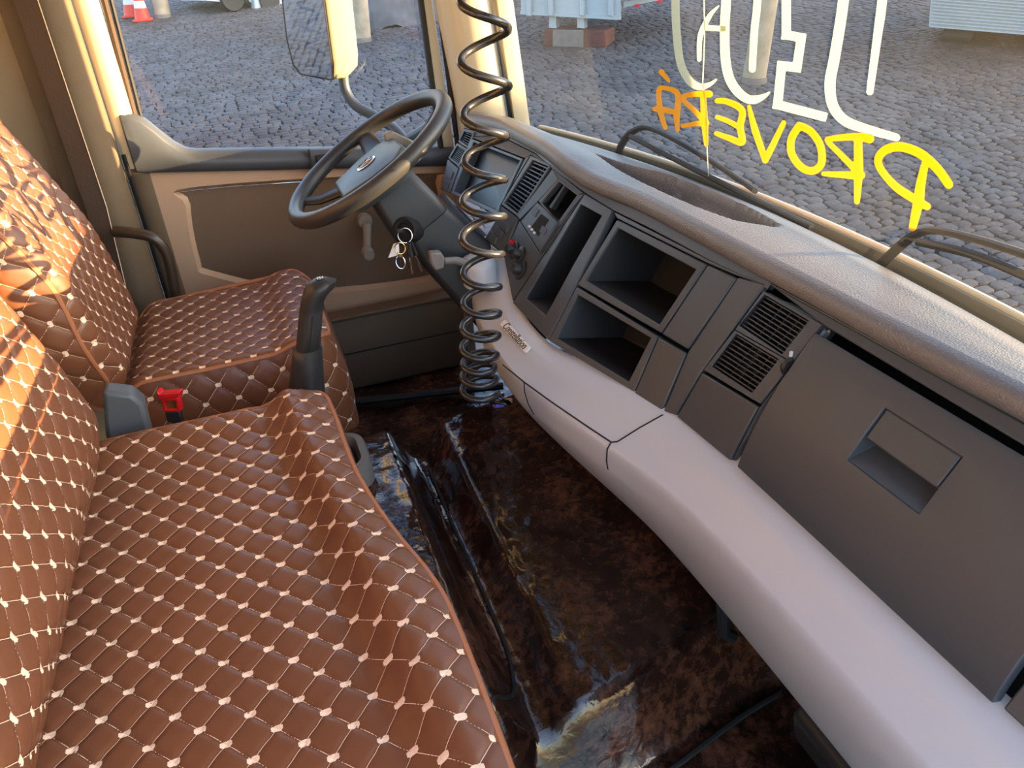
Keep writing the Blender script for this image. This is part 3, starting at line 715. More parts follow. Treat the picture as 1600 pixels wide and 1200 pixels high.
be2 = [SDB(lerp(-.02, .60, k / 40), half(lerp(-.02, .60, k / 40))) for k in range(41)]
MB().loft([be2, [p + V((-.07, .01, 0)) for p in be2], [p + V((-.15, 0, 0)) for p in be2]], closed=False, caps=False).build('back_side', M_LEATHER, DS)
MB().prism([V((-.50, y, z)) for y, z in ((.37, .42), (.78, .42), (.78, 1.06), (.37, 1.06))], (-.12, 0, 0)).build('back_shell', M_DARK, DS)
# buckle between the seats
BK = thing('belt_buckle', 'red seat belt buckle standing between the two seats', 'buckle', (-.235, .27, .40))
ux = V((.93, -.36, -.05)).normalized(); uz = V((.08, .05, 1)).normalized(); uy = uz.cross(ux)
RB = Matrix((ux, uy, uz)).transposed(); bc = at(268, 627, y=.275)
P = lambda x, y, z: bc + RB @ V((x, y, z))
MB().frame([P(x, -.009, z) for x, z in ((-.017, -.020), (.017, -.020), (.019, .012), (-.015, .012))], [P(x, -.009, z) for x, z in ((-.011, -.014), (.011, -.014), (.012, .004), (-.010, .004))], RB @ V((0, .018, 0))).build('release_button', M_RED, BK, bevel=.002)
MB().prism([P(x, -.011, z) for x, z in ((-.018, .010), (.022, .014), (.024, .024), (-.016, .020), (-.020, .028))], RB @ V((0, .022, 0))).build('red_lip', M_RED, BK, bevel=.002)
MB().prism([P(x, -.004, z) for x, z in ((-.012, -.016), (.012, -.016), (.012, .006), (-.012, .006))], RB @ V((0, .010, 0))).build('latch_core', M_BRASS, BK)
MB().box(P(0, 0, -.032), (.030, .016, .026), RB).build('housing', M_DARK, BK, bevel=.003)
MB().tube([P(0, 0, -.04), P(0, .01, -.16)], .012, 10, flat=.5).build('stalk', M_DARK, BK)

# ------------------------------------------------------------------ gear lever
GL = thing('gear_lever', 'black gear lever with leather boot in a grey bezel beside the bench', 'gear lever', (.01, .265, .27))
kb = at(489, 452, y=.235); tb = at(481, 545, y=.24); base = V((-.03, .245, .305))
ax = (kb - tb).normalized()
rings = []
for t, rx, ry, dx in ((0, .021, .022, 0), (.02, .0245, .026, 0), (.30, .024, .025, -.0), (.66, .0235, .0245, 0.0), (.80, .023, .0245, .001), (.90, .025, .026, .005), (1.0, .0275, .027, .010), (1.09, .025, .025, .013), (1.15, .012, .012, .012)):
    c = lerp(tb, kb, t); rings.append([c + V((dx, 0, 0)) + V((cos(a) * rx * (1.25 if dx > .005 and cos(a) > 0 else 1), sin(a) * ry, 0)) for a in [2 * pi * k / 20 for k in range(20)]])
MB().loft(rings[:4]).build('grip', M_WHEEL, GL, angle=60)
MB().loft(rings[4 - 1:]).build('knob', M_DARK, GL, angle=60)
kc = lerp(tb, kb, 1.152) + V((.012, 0, .0004))
MB().prism([kc + V((cos(a) * .0085, sin(a) * .0095, 0)) for a in [2 * pi * k / 16 for k in range(16)]], (0, 0, .0012)).build('shift_plate', M_DARK, GL)
g = MB()
for dx in (-.005, 0, .005): g.box(kc + V((dx, 0, .0016)), (.0012, .011, .0008))
g.box(kc + V((0, 0, .0016)), (.010, .0012, .0008)); g.build('shift_pattern', M_CONEW, GL)
MB().tube([lerp(tb, kb, .02) + V((.0, -.0258, 0)), lerp(tb, kb, .30) + V((.0, -.025, 0)), lerp(tb, kb, .64) + V((.0, -.0245, 0))], .0016, 6).build('grip_seam', M_INK, GL)
rings = []
for t in [k / 12 for k in range(13)]:
    c = lerp(base, tb + V((0, 0, .004)), t); r = lerp(.062, .029, t ** .7) ; ry = lerp(.066, .030, t ** .7)
    rings.append([c + V((cos(a) * r * (1 + .05 * cos(4 * a) * (1 - t)), sin(a) * ry * (1 + .05 * cos(4 * a) * (1 - t)), .004 * sin(6 * a) * t * (1 - t))) for a in [2 * pi * k / 32 for k in range(32)]])
MB().loft(rings).build('boot', M_WHEEL, GL, angle=80)
def bez(k, z): return [V((.012 + x * k, .245 + y * k, z)) for x, y in rrect(-.098, .098, -.082, .082, .045, 6)]
MB().loft([bez(1.0, .262), bez(1.0, .302), bez(.95, .316), bez(.80, .318), bez(.74, .308), bez(.72, .285)], caps=False).build('bezel', M_GREYP, GL, angle=50)
MB().loft([bez(.73, .286), bez(.70, .300), bez(.4, .335)], caps=True).build('boot_skirt', M_WHEEL, GL, angle=60)

# ------------------------------------------------------------------ DASHBOARD
DB = thing('dashboard', 'charcoal truck dashboard with open cubbies, air vents and mauve grey knee bolster', 'dashboard', (.7, 0, .45))
DY_A, DY_B = -1.07, .968
# grained top with the sunken tray
def topz(x, y):
    xb = ws_x(y, .79); z = lerp(FTz(y) + .0305, .8105, sst(FTx(y) + .03, xb - .04, x)) - .012 * sst(xb - .05, xb, x)
    # tray
    fx = lut([(-.15, .772), (.0, .748), (.3, .742), (.44, .745)])(y); bx = lut([(-.15, .822), (.0, .842), (.2, .832), (.3, .80), (.42, .756)])(y)
    fx += .03 * (1 - sst(-.17, -.10, y)); m = sst(-.165, -.145, y) * (1 - sst(.40, .43, y))
    taper = sst(.44, .30, y) if False else 1 - .55 * sst(.25, .46, y)
    bx2 = lerp(fx, bx, 1.0)
    r = sst(fx, fx + .008, x) * (1 - sst(bx2 - .010, bx2, x)); cr = sst(-.15, -.10, y)
    return z - .042 * m * r * (.35 + .65 * sst(fx - .0, fx + .03, x) if False else 1) 
def top_pt(a, b):
    y = lerp(DY_A, DY_B, b); xb = ws_x(y, .79) - .006; xl = FTx(y)
    if a < .18:      # rounded lip
        t = a / .18
        prof = [(.012, -.015), (-.004, -.015), (-.008, -.010), (-.006, .004), (.001, .012), (.012, .0155)]
        k = t * 5; i = min(int(k), 4); dx = lerp(prof[i][0], prof[i + 1][0], k - i); dz = lerp(prof[i][1], prof[i + 1][1], k - i)
        return V((xl + dx, y, FTz(y) + .015 + dz))
    s = (a - .18) / .82; x = lerp(xl + .012, xb, s); return V((x, y, topz(x, y)))
vs, fs = grid(top_pt, 62, 420)
MB().add(vs, fs).build('top_pad', M_TOP, DB, angle=55)
# black sheet added behind the panels to hide light and darken the gaps
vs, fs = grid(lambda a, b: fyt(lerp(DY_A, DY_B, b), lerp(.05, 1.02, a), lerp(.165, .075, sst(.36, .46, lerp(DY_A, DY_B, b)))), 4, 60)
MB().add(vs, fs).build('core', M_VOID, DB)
IN = V((.72, 0, -.35)).normalized()      # into the dash
def panel(name, pts, mat_=None, th=.012, off=0.0, bevel=.0025, parent=None):
    P3 = [fp(*p, off) if len(p) == 2 else fyt(p[0], p[1], off) for p in pts]
    return MB().prism(P3, IN * th).build(name, mat_ or M_DASH, parent or DB, bevel=bevel, seg=2)
def shrink(P3, k):
    c = sum(P3, V()) / len(P3); return [c + (p - c) * k for p in P3]
def inset(P3, d):
    c = sum(P3, V()) / len(P3); return [p + (c - p).normalized() * d for p in P3]
def cubby(name, outer, inner, depth, parent=None, off=0.0, mat_=None, shelf=False):
    O = [fp(*p, off) for p in outer]; I = [fp(*p, off) for p in inner]
    fr = MB().frame(O, I, IN * .014).build(name, mat_ or M_DASH, parent or DB, bevel=.002)
    d = V((1, 0, -.22)).normalized() * depth; B = shrink([p + d for p in I], .92)
    n = len(I); m = MB(); m.add([p + IN * .004 for p in I] + B, [(i, (i + 1) % n, n + (i + 1) % n, n + i) for i in range(n)] + [tuple(range(n, 2 * n))])
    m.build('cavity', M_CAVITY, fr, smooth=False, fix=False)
    return fr, I, B
# --- passenger half
gl = [(1289, 516), (-.872, .06, 0), (-.872, .985, 0), (1141, 721)]
def GLP(p, off): return fp(*p, off) if len(p) == 2 else fyt(p[0], p[1], off)
GB = None
yl = fp(1289, 516).y
gy0, gy1 = -.872, -.437
def gface(a, b, off=0.0): return fyt(lerp(gy1, gy0, a), lerp(.100, .992, b), off)
# opening for the recessed pull: solved on the lid in lid coordinates
def lidc(u, v):
    p = fp(u, v); return ((p.y - gy1) / (gy0 - gy1), ((FTz(p.y) - p.z) / (FTz(p.y) - FBz(p.y)) - .100) / .892)
pull = [lidc(1388, 638), lidc(1510, 712), lidc(1440, 800), lidc(1325, 716)]
pa0 = min(p[0] for p in pull); pa1 = max(p[0] for p in pull); pb0 = min(p[1] for p in pull); pb1 = max(p[1] for p in pull)
pa0, pa1 = (pull[0][0] + pull[3][0]) / 2, (pull[1][0] + pull[2][0]) / 2; pb0, pb1 = (pull[0][1] + pull[1][1]) / 2, (pull[2][1] + pull[3][1]) / 2
m = MB()
As = [0, .004, pa0, pa1, .5 + pa1 / 2, .996, 1]; Bs = [0] + [pb0 * k / 4 for k in range(1, 4)] + [pb0, lerp(pb0, pb1, .5), pb1] + [lerp(pb1, 1, k / 4) for k in range(1, 5)]
idx = {}
for i, a in enumerate(As):
    for j, b in enumerate(Bs): idx[i, j] = len(m.v); m.v.append(tuple(gface(a, b, -.004)))
for i in range(len(As) - 1):
    for j in range(len(Bs) - 1):
        if As[i] >= pa0 - 1e-6 and As[i + 1] <= pa1 + 1e-6 and Bs[j] >= pb0 - 1e-6 and Bs[j + 1] <= pb1 + 1e-6: continue
        m.f.append((idx[i, j], idx[i + 1, j], idx[i + 1, j + 1], idx[i, j + 1]))
GB = m.build('glovebox_door', M_DASH, DB, fix=True, angle=30)
sd = GB.modifiers.new('thick', 'SOLIDIFY'); sd.thickness = .014; sd.offset = -1 if GB.data.polygons[0].normal.x < 0 else 1
bv = GB.modifiers.new('bevel', 'BEVEL'); bv.width = .003; bv.segments = 2; bv.limit_method = 'ANGLE'; bv.angle_limit = radians(40)
dn = V((1, 0, -.1)).normalized()
Q = [gface(pa0, pb0, -.003), gface(pa1, pb0, -.003), gface(pa1, pb1, -.003), gface(pa0, pb1, -.003)]
Bq = [Q[0] + dn * .030, Q[1] + dn * .030, Q[2] + dn * .012, Q[3] + dn * .012]
Bq = [gface(lerp(pa0, pa1, .04), lerp(pb0, pb1, .1), .032), gface(lerp(pa0, pa1, .96), lerp(pb0, pb1, .1), .032), gface(lerp(pa0, pa1, .96), lerp(pb0, pb1, .80), .026), gface(lerp(pa0, pa1, .04), lerp(pb0, pb1, .80), .026)]
MB().add(Q + Bq, [(i, (i + 1) % 4, 4 + (i + 1) % 4, 4 + i) for i in range(4)] + [(4, 5, 6, 7)]).build('pull_recess', M_DASH, GB, smooth=False, fix=False)
e_ = .015
MB().prism([gface(lerp(pa0, pa1, a), lerp(pb0, pb1, b), -.002) for a, b in ((.02, .02), (.98, .02), (.98, .56), (.02, .56))], dn * .008).build('pull_handle', M_DASH, GB, bevel=.002)
# frame band over the lid, right end panel, panel under vent
panel('upper_rail', [(1198, 441), (-.90, .005, 0), (-.90, .085, 0), (1287, 509)])
panel('end_panel', [(-.905, .0, 0), (-1.065, .0, 0), (-1.065, .99, 0), (-.88, .99, 0), (-.88, .06, 0)])
VP = [(1193, 454), (1285, 507), (1187, 632), (1098, 578)]
panel('lower_panel', [(1097, 582), (1184, 635), (1139, 719), (1057, 651)])
panel('vent_rail', [(1288, 511), (1290, 517), (1143, 720), (1186, 636)], off=.001)
panel('strip_panel', [(1153, 433), (1196, 444), (1096, 579), (1055, 648), (1036, 643), (1075, 549)])
panel('blank_panel', [(1106, 414), (1150, 434), (1073, 545), (1034, 522)], off=-.002)
panel('blank_panel', [(1029, 527), (1071, 551), (1033, 641), (991, 614)], off=-.001)
panel('upper_rail', [(959, 331), (1105, 405), (1151, 426), (1196, 445), (1152, 431), (1105, 411), (964, 341)], bevel=.001)
cubby('upper_cubby', [(964, 343), (1104, 413), (1032, 520), (902, 445)], [(965, 356), (1087, 421), (1030, 507), (915, 438)], .15)
cubby('lower_cubby', [(901, 448), (1027, 525), (990, 612), (857, 532)], [(902, 460), (1016, 528), (982, 596), (869, 528)], .14)
cubby('tall_pocket', [(914, 303), (957, 329), (899, 447), (856, 531), (801, 473)], [(907, 319), (940, 337), (895, 415), (853, 493), (821, 466)], .10)

def top_rail(px, name='upper_rail'):
    lo = [fp(u, v, .0015) for u, v in px]; up = [fyt(p.y, -.03, .0015) for p in lo]; n = len(lo)
    g_ = MB().add(lo + up + [p + IN * .01 for p in lo] + [p + IN * .01 for p in up], [(i, i + 1, n + i + 1, n + i) for i in range(n - 1)] + [(2 * n + i, 3 * n + i, 3 * n + i + 1, 2 * n + i + 1) for i in range(n - 1)] + [(i, 2 * n + i, 2 * n + i + 1, i + 1) for i in range(n - 1)])
    return g_.build(name, M_DASH, DB, bevel=.001)
top_rail([(862, 264), (888, 282), (912, 300), (936, 315), (959, 329), (1010, 354), (1060, 380), (1105, 405), (1151, 427), (1199, 452)])
top_rail([(724, 200), (750, 206), (780, 211), (810, 226), (836, 239), (862, 263)], 'cluster_rail')
def vent(name, outer, inner, ns, nb, depth=.03, flaps=None, parent=None):
    O = [fp(*p) for p in outer]; I = [fp(*p) for p in inner]
    fr = MB().frame(O, I, IN * .016).build(name, M_DASH, parent or DB, bevel=.002)
    d = IN * (depth + .03); n = 4
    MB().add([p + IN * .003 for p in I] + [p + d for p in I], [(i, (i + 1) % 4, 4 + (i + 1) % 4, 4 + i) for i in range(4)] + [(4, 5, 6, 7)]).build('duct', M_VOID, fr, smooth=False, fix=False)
    # slats run from the left edge (3-0) to the right edge (2-1)
    for k in range(ns):
        t = (k + .5) / ns; a = lerp(I[0], I[3], t) + IN * .004; b = lerp(I[1], I[2], t) + IN * .004
        ac = (I[3] - I[0]).normalized(); w_ = (I[3] - I[0]).length / ns * .15
        MB().add([a - ac * w_, a + ac * w_, b + ac * w_, b - ac * w_, a - ac * w_ + IN * .008, a + ac * w_ + IN * .008, b + ac * w_ + IN * .008, b - ac * w_ + IN * .008],
                 [(0, 1, 2, 3), (4, 7, 6, 5), (0, 4, 5, 1), (2, 6, 7, 3), (1, 5, 6, 2), (0, 3, 7, 4)]).build('slat', M_LOUVRE, fr, smooth=False)
    for k in range(nb):
        t = (k + .5) / nb; a = lerp(I[0], I[1], t) + IN * .016; b = lerp(I[3], I[2], t) + IN * .016; ac = (I[1] - I[0]).normalized() * .0012
        MB().add([a - ac, a + ac, b + ac, b - ac, a - ac + IN * .01, a + ac + IN * .01, b + ac + IN * .01, b - ac + IN * .01], [(0, 1, 2, 3), (4, 7, 6, 5), (0, 4, 5, 1), (2, 6, 7, 3), (1, 5, 6, 2), (0, 3, 7, 4)]).build('fin', M_LOUVRE, fr, smooth=False)
    if flaps:
        for (a0, a1, b0, b1) in flaps:
            q = [lerp(lerp(I[0], I[1], a), lerp(I[3], I[2], a), b) + IN * (depth - .002) for a, b in ((a0, b0), (a1, b0), (a1, b1), (a0, b1))]
            MB().prism(q, IN * .004).build('flap', M_FAN, fr)
    return fr
v1 = vent('air_vent', [(1193, 455), (1284, 507), (1238, 566), (1149, 515)], [(1194, 460), (1264, 501), (1222, 554), (1154, 508)], 9, 5, flaps=[(.72, .95, .2, .95)])
v2 = vent('air_vent', [(1148, 516), (1237, 567), (1187, 631), (1099, 578)], [(1150, 521), (1216, 561), (1174, 614), (1111, 572)], 9, 5, flaps=[(.05, .9, .35, .42), (.05, .9, .62, .68), (.3, .42, .1, .95), (.6, .72, .1, .95)])
c = fp(1230, 572, .0); MB().lathe([(.012, -.004), (.014, 0), (.012, .004)], c + IN * .004, (0, 1, 0), 20).build('thumb_wheel', M_DARK, v2)
c = fp(1236, 553, -.008); MB().box(c, (.004, .0025, .008)).build('wheel_mark', M_CONEW, v2)
# --- radio and climate panel
R_out = [(863, 264), (911, 301), (801, 470), (786, 398), (812, 343)]
O = [fp(*p) for p in R_out]
panel('radio_side', [(863, 264), (872, 280), (841, 314), (812, 343), (808, 338)], bevel=.001)
panel('radio_side', [(863, 263), (912, 302), (903, 304), (872, 281)], bevel=.001)
panel('radio_side', [(912, 303), (871, 353), (843, 396), (872, 351), (903, 305)], bevel=.001)
panel('climate_panel', [(812, 345), (842, 394), (870, 355), (911, 304), (801, 470), (787, 398)], bevel=.001, off=.003)
cubby('radio_slot', [(873, 279), (906, 304), (873, 354), (841, 314)], [(873, 284), (901, 305), (871, 347), (846, 316)], .10)
MB().prism([fp(u, v, -.001) for u, v in ((881, 289), (883, 291), (861, 326), (858, 323))], IN * .012).build('slot_bracket', M_DARK, DB)
RD = panel('radio', [(839, 316), (871, 346), (842, 393), (813, 346)], M_SILL, th=.02, off=-.006)
panel('cassette_slot', [(845, 334), (857, 343), (841, 371), (830, 354)], M_VOID, th=.004, off=-.0075, parent=RD, bevel=.001)
for k in range(3): panel('radio_button', [(826 + 4 * k, 351 + 5 * k), (829 + 4 * k, 353 + 5 * k), (827 + 4 * k, 356 + 5 * k), (824 + 4 * k, 354 + 5 * k)], M_CONEW, th=.004, off=-.008, parent=RD, bevel=.0005)
panel('display', [(835, 322), (842, 328), (836, 339), (829, 333)], M_FAN, th=.004, off=-.008, parent=RD, bevel=.001)
panel('display', [(847, 352), (855, 358), (849, 368), (842, 362)], M_FAN, th=.004, off=-.008, parent=RD, bevel=.001)
for k, (u, v, r) in enumerate(((803, 391, .017), (813, 398, .015), (813, 422, .018))):
    c = fp(u, v, 0); dial = MB().lathe([(r * 1.3, 0), (r * 1.3, .002), (r * 1.2, .003)], c, -IN, 24).build('dial_ring', M_DARK, DB)
    MB().lathe([(r * .72, .002), (r * .70, .016), (r * .55, .02)], c, -IN, 20).build('dial_knob', M_DARK, dial)
MB().prism([fp(u, v, -.012) for u, v in ((795, 377), (799, 374), (797, 392), (792, 397))], IN * .01).build('red_lever', M_RED, DB, bevel=.001)
# --- instrument panel on the driver's side
IP = [(724, 199), (780, 211), (836, 239), (862, 263), (811, 343), (788, 395), (757, 372), (690, 300)]
SCR = [(735, 216), (817, 248), (776, 336), (704, 302)]
SCRi = [(740, 222), (812, 251), (774, 328), (709, 299)]
V2o, V2i = [(829, 243), (861, 258), (809, 339), (783, 319)], [(832, 250), (856, 260), (808, 333), (788, 317)]
cl = MB().frame([fp(*p) for p in SCR], [fp(*p) for p in SCRi], IN * .03).build('instrument_cluster', M_DASH, DB, bevel=.002)
I = [fp(*p) for p in SCRi]; MB().prism([p + IN * .028 for p in I], IN * .004).build('screen_cover', M_SCREEN, cl)
vent('air_vent', V2o, V2i, 13, 3)
panel('panel_strip', [(821, 246), (828, 243), (782, 320), (779, 336), (777, 336)], bevel=.001)
panel('panel_strip', [(736, 214), (780, 212), (836, 240), (862, 261), (829, 242), (819, 247)], bevel=.001)
panel('switch_bank', [(778, 338), (783, 322), (809, 341), (787, 396), (757, 373)], bevel=.002)
for k in range(3):
    u, v = 786 + 0 * k, 345 + 0 * k
    panel('switch', [(784 - 9 * k, 343 + 8 * k), (795 - 9 * k, 352 + 9 * k), (790 - 9 * k, 364 + 9 * k), (779 - 9 * k, 354 + 9 * k)], M_SILL, th=.006, off=-.004, bevel=.0015)
vent('air_vent', [(724, 200), (741, 206), (733, 232), (716, 222)], [(725, 205), (738, 209), (731, 228), (718, 219)], 5, 1)
vent('air_vent', [(714, 223), (731, 233), (717, 261), (700, 247)], [(714, 228), (726, 235), (716, 256), (703, 246)], 8, 1)
panel('switch_bank', [(699, 249), (716, 263), (703, 301), (688, 296)], bevel=.002)
panel('switch', [(699, 262), (708, 269), (703, 281), (694, 275)], M_SILL, th=.006, off=-.004, bevel=.001)
panel('switch', [(693, 279), (702, 285), (698, 296), (689, 290)], M_SILL, th=.006, off=-.004, bevel=.001)
panel('panel_strip', [(742, 205), (780, 211), (736, 214), (706, 301), (704, 300), (718, 262), (733, 233)], bevel=.001, off=.004)
panel('lower_strip', [(690, 300), (757, 373), (787, 397), (790, 402), (755, 380), (686, 306)], bevel=.001)
# --- knee bolster
def bol(a, b):
    y = lerp(DY_A, .63, b); fx, fz, cx, cz = FBx(y), FBz(y), CRx(y), CRz(y)
    lowx = lut([(-1.1, .556), (-.3, .553), (.04, .522), (.3, .51), (.6, .50), (1.05, .52)])(y)
    pr = [(fx + .02, fz + .0), (fx + .012, fz - .002), (fx + .002, fz - .006), (lerp(fx, cx, .30), lerp(fz, cz, .27)), (lerp(fx, cx, .65), lerp(fz, cz, .62)), (lerp(fx, cx, .92), lerp(fz, cz, .88)), (cx - .001, cz + .001), (cx - .004, cz - .010), (cx - .004, cz - .028),
          (cx - .001, cz - .055), (lerp(cx, lowx, .22), cz - .10), (lerp(cx, lowx, .6), cz - .155), (lowx, .305), (lowx + .03, .28), (lowx + .12, .275)]
    k = a * (len(pr) - 1); i = min(int(k), len(pr) - 2); t = k - i
    q = [pr[max(i - 1, 0)], pr[i], pr[i + 1], pr[min(i + 2, len(pr) - 1)]]
    cm = lambda d: .5 * (2 * q[1][d] + (q[2][d] - q[0][d]) * t + (2 * q[0][d] - 5 * q[1][d] + 4 * q[2][d] - q[3][d]) * t * t + (3 * q[1][d] - q[0][d] - 3 * q[2][d] + q[3][d]) * t ** 3)
    e_ = sst(.52, .63, y) ** 2; return V((lerp(cm(0), .56, e_ * .55), y, lerp(cm(1), .46, e_ * .55)))
vs, fs = grid(bol, 78, 160)
BO = MB().add(vs, fs).build('knee_bolster', M_BOLSTER, DB, angle=60)
from mathutils.bvhtree import BVHTree
bvh = BVHTree.FromPolygons([V(p) for p in vs], fs)
def bp(u, v, off=0.0):
    d = ray(u, v).normalized(); h = bvh.ray_cast(CAM, d)
    if h[0] is None: return CAM + d * 1.5
    return h[0] - d * off
def bseam(px, r=.0016):
    P_ = [bp(*p) for p in px]
    MB().tube(P_, r, 6).build('seam', M_INK, BO)
def dens(px, n=10):
    out = []
    for a, b in zip(px, px[1:]): out += [(lerp(a[0], b[0], k / n), lerp(a[1], b[1], k / n)) for k in range(n)]
    return out + [px[-1]]
bseam(dens([(786, 570), (819, 597), (860, 627), (920, 668), (955, 691), (965, 690), (1000, 668), (1036, 648)]))
bseam(dens([(955, 691), (949, 702), (948, 720), (950, 733)], 5))
bseam(dens([(819, 597), (820, 612), (826, 632), (835, 648)], 5))
# model badge
B4 = [bp(u, v, .001) for u, v in ((791, 501), (832, 545), (823, 553), (781, 508))]
bxv = (B4[1] - B4[0]).normalized(); bn = bxv.cross(B4[3] - B4[0]).normalized()
if bn.dot(CAM - B4[0]) < 0: bn = -bn
byv = bn.cross(bxv); bw = (B4[1] - B4[0]).length; bh = abs((B4[3] - B4[0]).dot(byv)); bc = sum(B4, V()) / 4
BD = thing('name_badge', 'silver name plate with dark script lettering stuck on the mauve bolster', 'badge', bc)
MB().prism([bc + bxv * x + byv * y + bn * .001 for x, y in rrect(-bw / 2, bw / 2, -bh / 2, bh / 2, bh * .25, 4)], bn * .003).build('plate', M_PLATE, BD, bevel=.0008)
def text_mesh(txt, name, mat_, parent, M, size, shear=0.0, ext=.0004):
    cu = bpy.data.curves.new(name, 'FONT'); cu.body = txt; cu.size = size; cu.align_x = 'CENTER'; cu.align_y = 'CENTER'; cu.extrude = ext; cu.shear = shear; cu.resolution_u = 3
    t = bpy.data.objects.new(name, cu); me = bpy.data.meshes.new_from_object(t); bpy.data.objects.remove(t)
    me.transform(M); return link(name, me, mat_, parent, smooth=False)
Mt = Matrix((bxv, byv, bn)).transposed().to_4x4(); Mt.translation = bc + bn * .0043
text_mesh('Constellation', 'lettering', M_INK, BD, Mt, bw * .150, .35)
# small fittings under the dash
MB().prism([V((x, -.63, z)) for x, z in ((.55, .29), (.80, .29), (.80, .17), (.62, .17), (.56, .22))], (0, -.42, 0)).build('heater_box', M_DARK, DB, bevel=.02, seg=3)
p = bp(1132, 962); MB().tube([V((.575, -.43, .29)), V((.58, -.43, .22)), V((.60, -.43, .20))], .012, 8).build('floor_nozzle', M_DARK, DB)
# hand valve lever on the bolster end
HV = thing('hand_valve', 'light grey hand valve lever on the bolster end beside the steering column', 'lever', (.44, .455, .56))
a0, a1, a2, a3 = at(740, 414, y=.45), at(712, 407, y=.45), at(694, 408, y=.45), at(678, 404, y=.45)
MB().tube([a0, a1, a2], [.012, .011, .010], 10, flat=.8).build('lever_arm', M_GREYP, HV, angle=60)
q = [at(u, v, y=.437) for u, v in ((672, 396), (690, 395), (696, 404), (694, 420), (681, 424), (674, 412))]
MB().prism(q, (0, .026, 0)).build('lever_grip', M_GREYP, HV, bevel=.004)
mp = at(748, 412, y=.455)
rings = [[V((mp.x, mp.y, mp.z - .05)) + V((cos(a) * r, sin(a) * r * 1.25, h)) for a in [2 * pi * k / 20 for k in range(20)]] for r, h in ((.040, .0), (.040, .05), (.036, .062), (.024, .068))]
MB().loft(rings).build('mount', M_BOLSTER, HV, angle=50)

# ------------------------------------------------------------------ steering wheel and column
WC = V((.262, .60, .850)); TH = radians(30.0)
e1 = V((cos(TH), 0, sin(TH))); e2 = V((0, 1, 0)); en = e1.cross(e2)   # en points up and back to the driver
if en.z < 0: en = -en
SW = thing('steering_wheel', 'black four spoke steering wheel with round emblem on the hub pad', 'steering wheel', WC)
RR = .212
MB().tube([WC + e1 * RR * cos(a) + e2 * RR * sin(a) for a in [2 * pi * k / 72 for k in range(72)]], .0185, 14, closed=True, caps=False).build('rim', M_WHEEL, SW)
def wp(x, y, z=0.0): return WC + e1 * x + e2 * y + en * z
# hub pad: swept hexagonal cushion sunk under the rim plane
hub = [(.080, .055), (.080, -.055), (.045, -.10), (-.02, -.10), (-.105, -.072), (-.105, .072), (-.02, .10), (.045, .10)]
def hubr(k, z): return [wp(x * k, y * k, z) for x, y in hub]
MB().loft([hubr(.75, -.075), hubr(.98, -.055), hubr(1.0, -.030), hubr(.93, -.014), hubr(.6, -.008)]).build('hub_pad', M_DASH, SW, angle=35, bevel=.004)
for s in (1, -1):
    for x0, x1, yy0, yy1, w0 in ((.02, .03, .08, .208, .030), (-.09, -.190, .052, .085, .024)):
        g = MB(); g.tube([wp(x0, s * yy0, -.038), wp(lerp(x0, x1, .6), s * lerp(yy0, yy1, .6), -.026), wp(x1, s * yy1, -.004)], [w0, w0 * .85, w0 * .75], 12, flat=.42, upv=en)
        g.build('spoke', M_WHEEL, SW, angle=60)
MB().lathe([(.024, 0), (.026, .002), (.024, .0035)], wp(-.012, 0, -.0085), en, 28).build('emblem_ring', M_CHROME, SW)
MB().lathe([(.0215, 0), (.0215, .001)], wp(-.012, 0, -.0058), en, 28).build('emblem_disc', M_DARK, SW)
g = MB()
for pts in ([(-.009, .016), (0, .0025), (.009, .016)], [(-.016, .009), (-.009, -.017), (0, -.001), (.009, -.017), (.016, .009)]):
    g.tube([wp(-.012 + b, -a, -.0046) for a, b in pts], .0016, 6)
g.build('emblem_letters', M_CHROME, SW)
SC = thing('steering_column', 'black plastic steering column shroud with ignition lock below the wheel', 'steering column', (.42, .6, .45))
def colr(t, hx, hy, r=.02, sx=0.0): return [WC - en * t + e1 * (x + sx) + e2 * y for x, y in rrect(-hx, hx, -hy, hy, r, 4)]
MB().loft([colr(.055, .045, .05), colr(.08, .06, .06), colr(.15, .07, .075), colr(.19, .072, .078)]).build('upper_shroud', M_DARK, SC, angle=40, bevel=.004)
MB().loft([colr(.185, .062, .072, sx=.01), colr(.26, .075, .085, sx=.015), colr(.36, .085, .10, sx=.03), colr(.47, .10, .11, sx=.05), colr(.62, .11, .11, sx=.10)]).build('lower_shroud', M_DARK, SC, angle=40, bevel=.005)
ig = at(632, 360, y=.51)
kd = V((-.55, -.75, .28)).normalized()
MB().lathe([(.030, -.05), (.030, .0), (.026, .004), (.018, .002), (.016, -.004)], ig, kd, 24).build('ignition_lock', M_VOID, SC)
# stalk behind the wheel
MB().tube([wp(.10, .02, -.06), wp(.15, .03, -.045), wp(.19, .035, -.03)], [.012, .013, .011], 10).build('stalk', M_DARK, SC)
MB().prism([at(u, v, y=.66) for u, v in ((600, 210), (612, 205), (648, 222), (640, 232), (603, 222))], (0, .02, 0)).build('column_tab', M_GREYP, SC, bevel=.003)
MB().prism([at(u, v, y=.66) for u, v in ((600, 222), (608, 218), (620, 236), (612, 244))], (0, .012, 0)).build('stalk_tip', M_DARK, SC, bevel=.002)
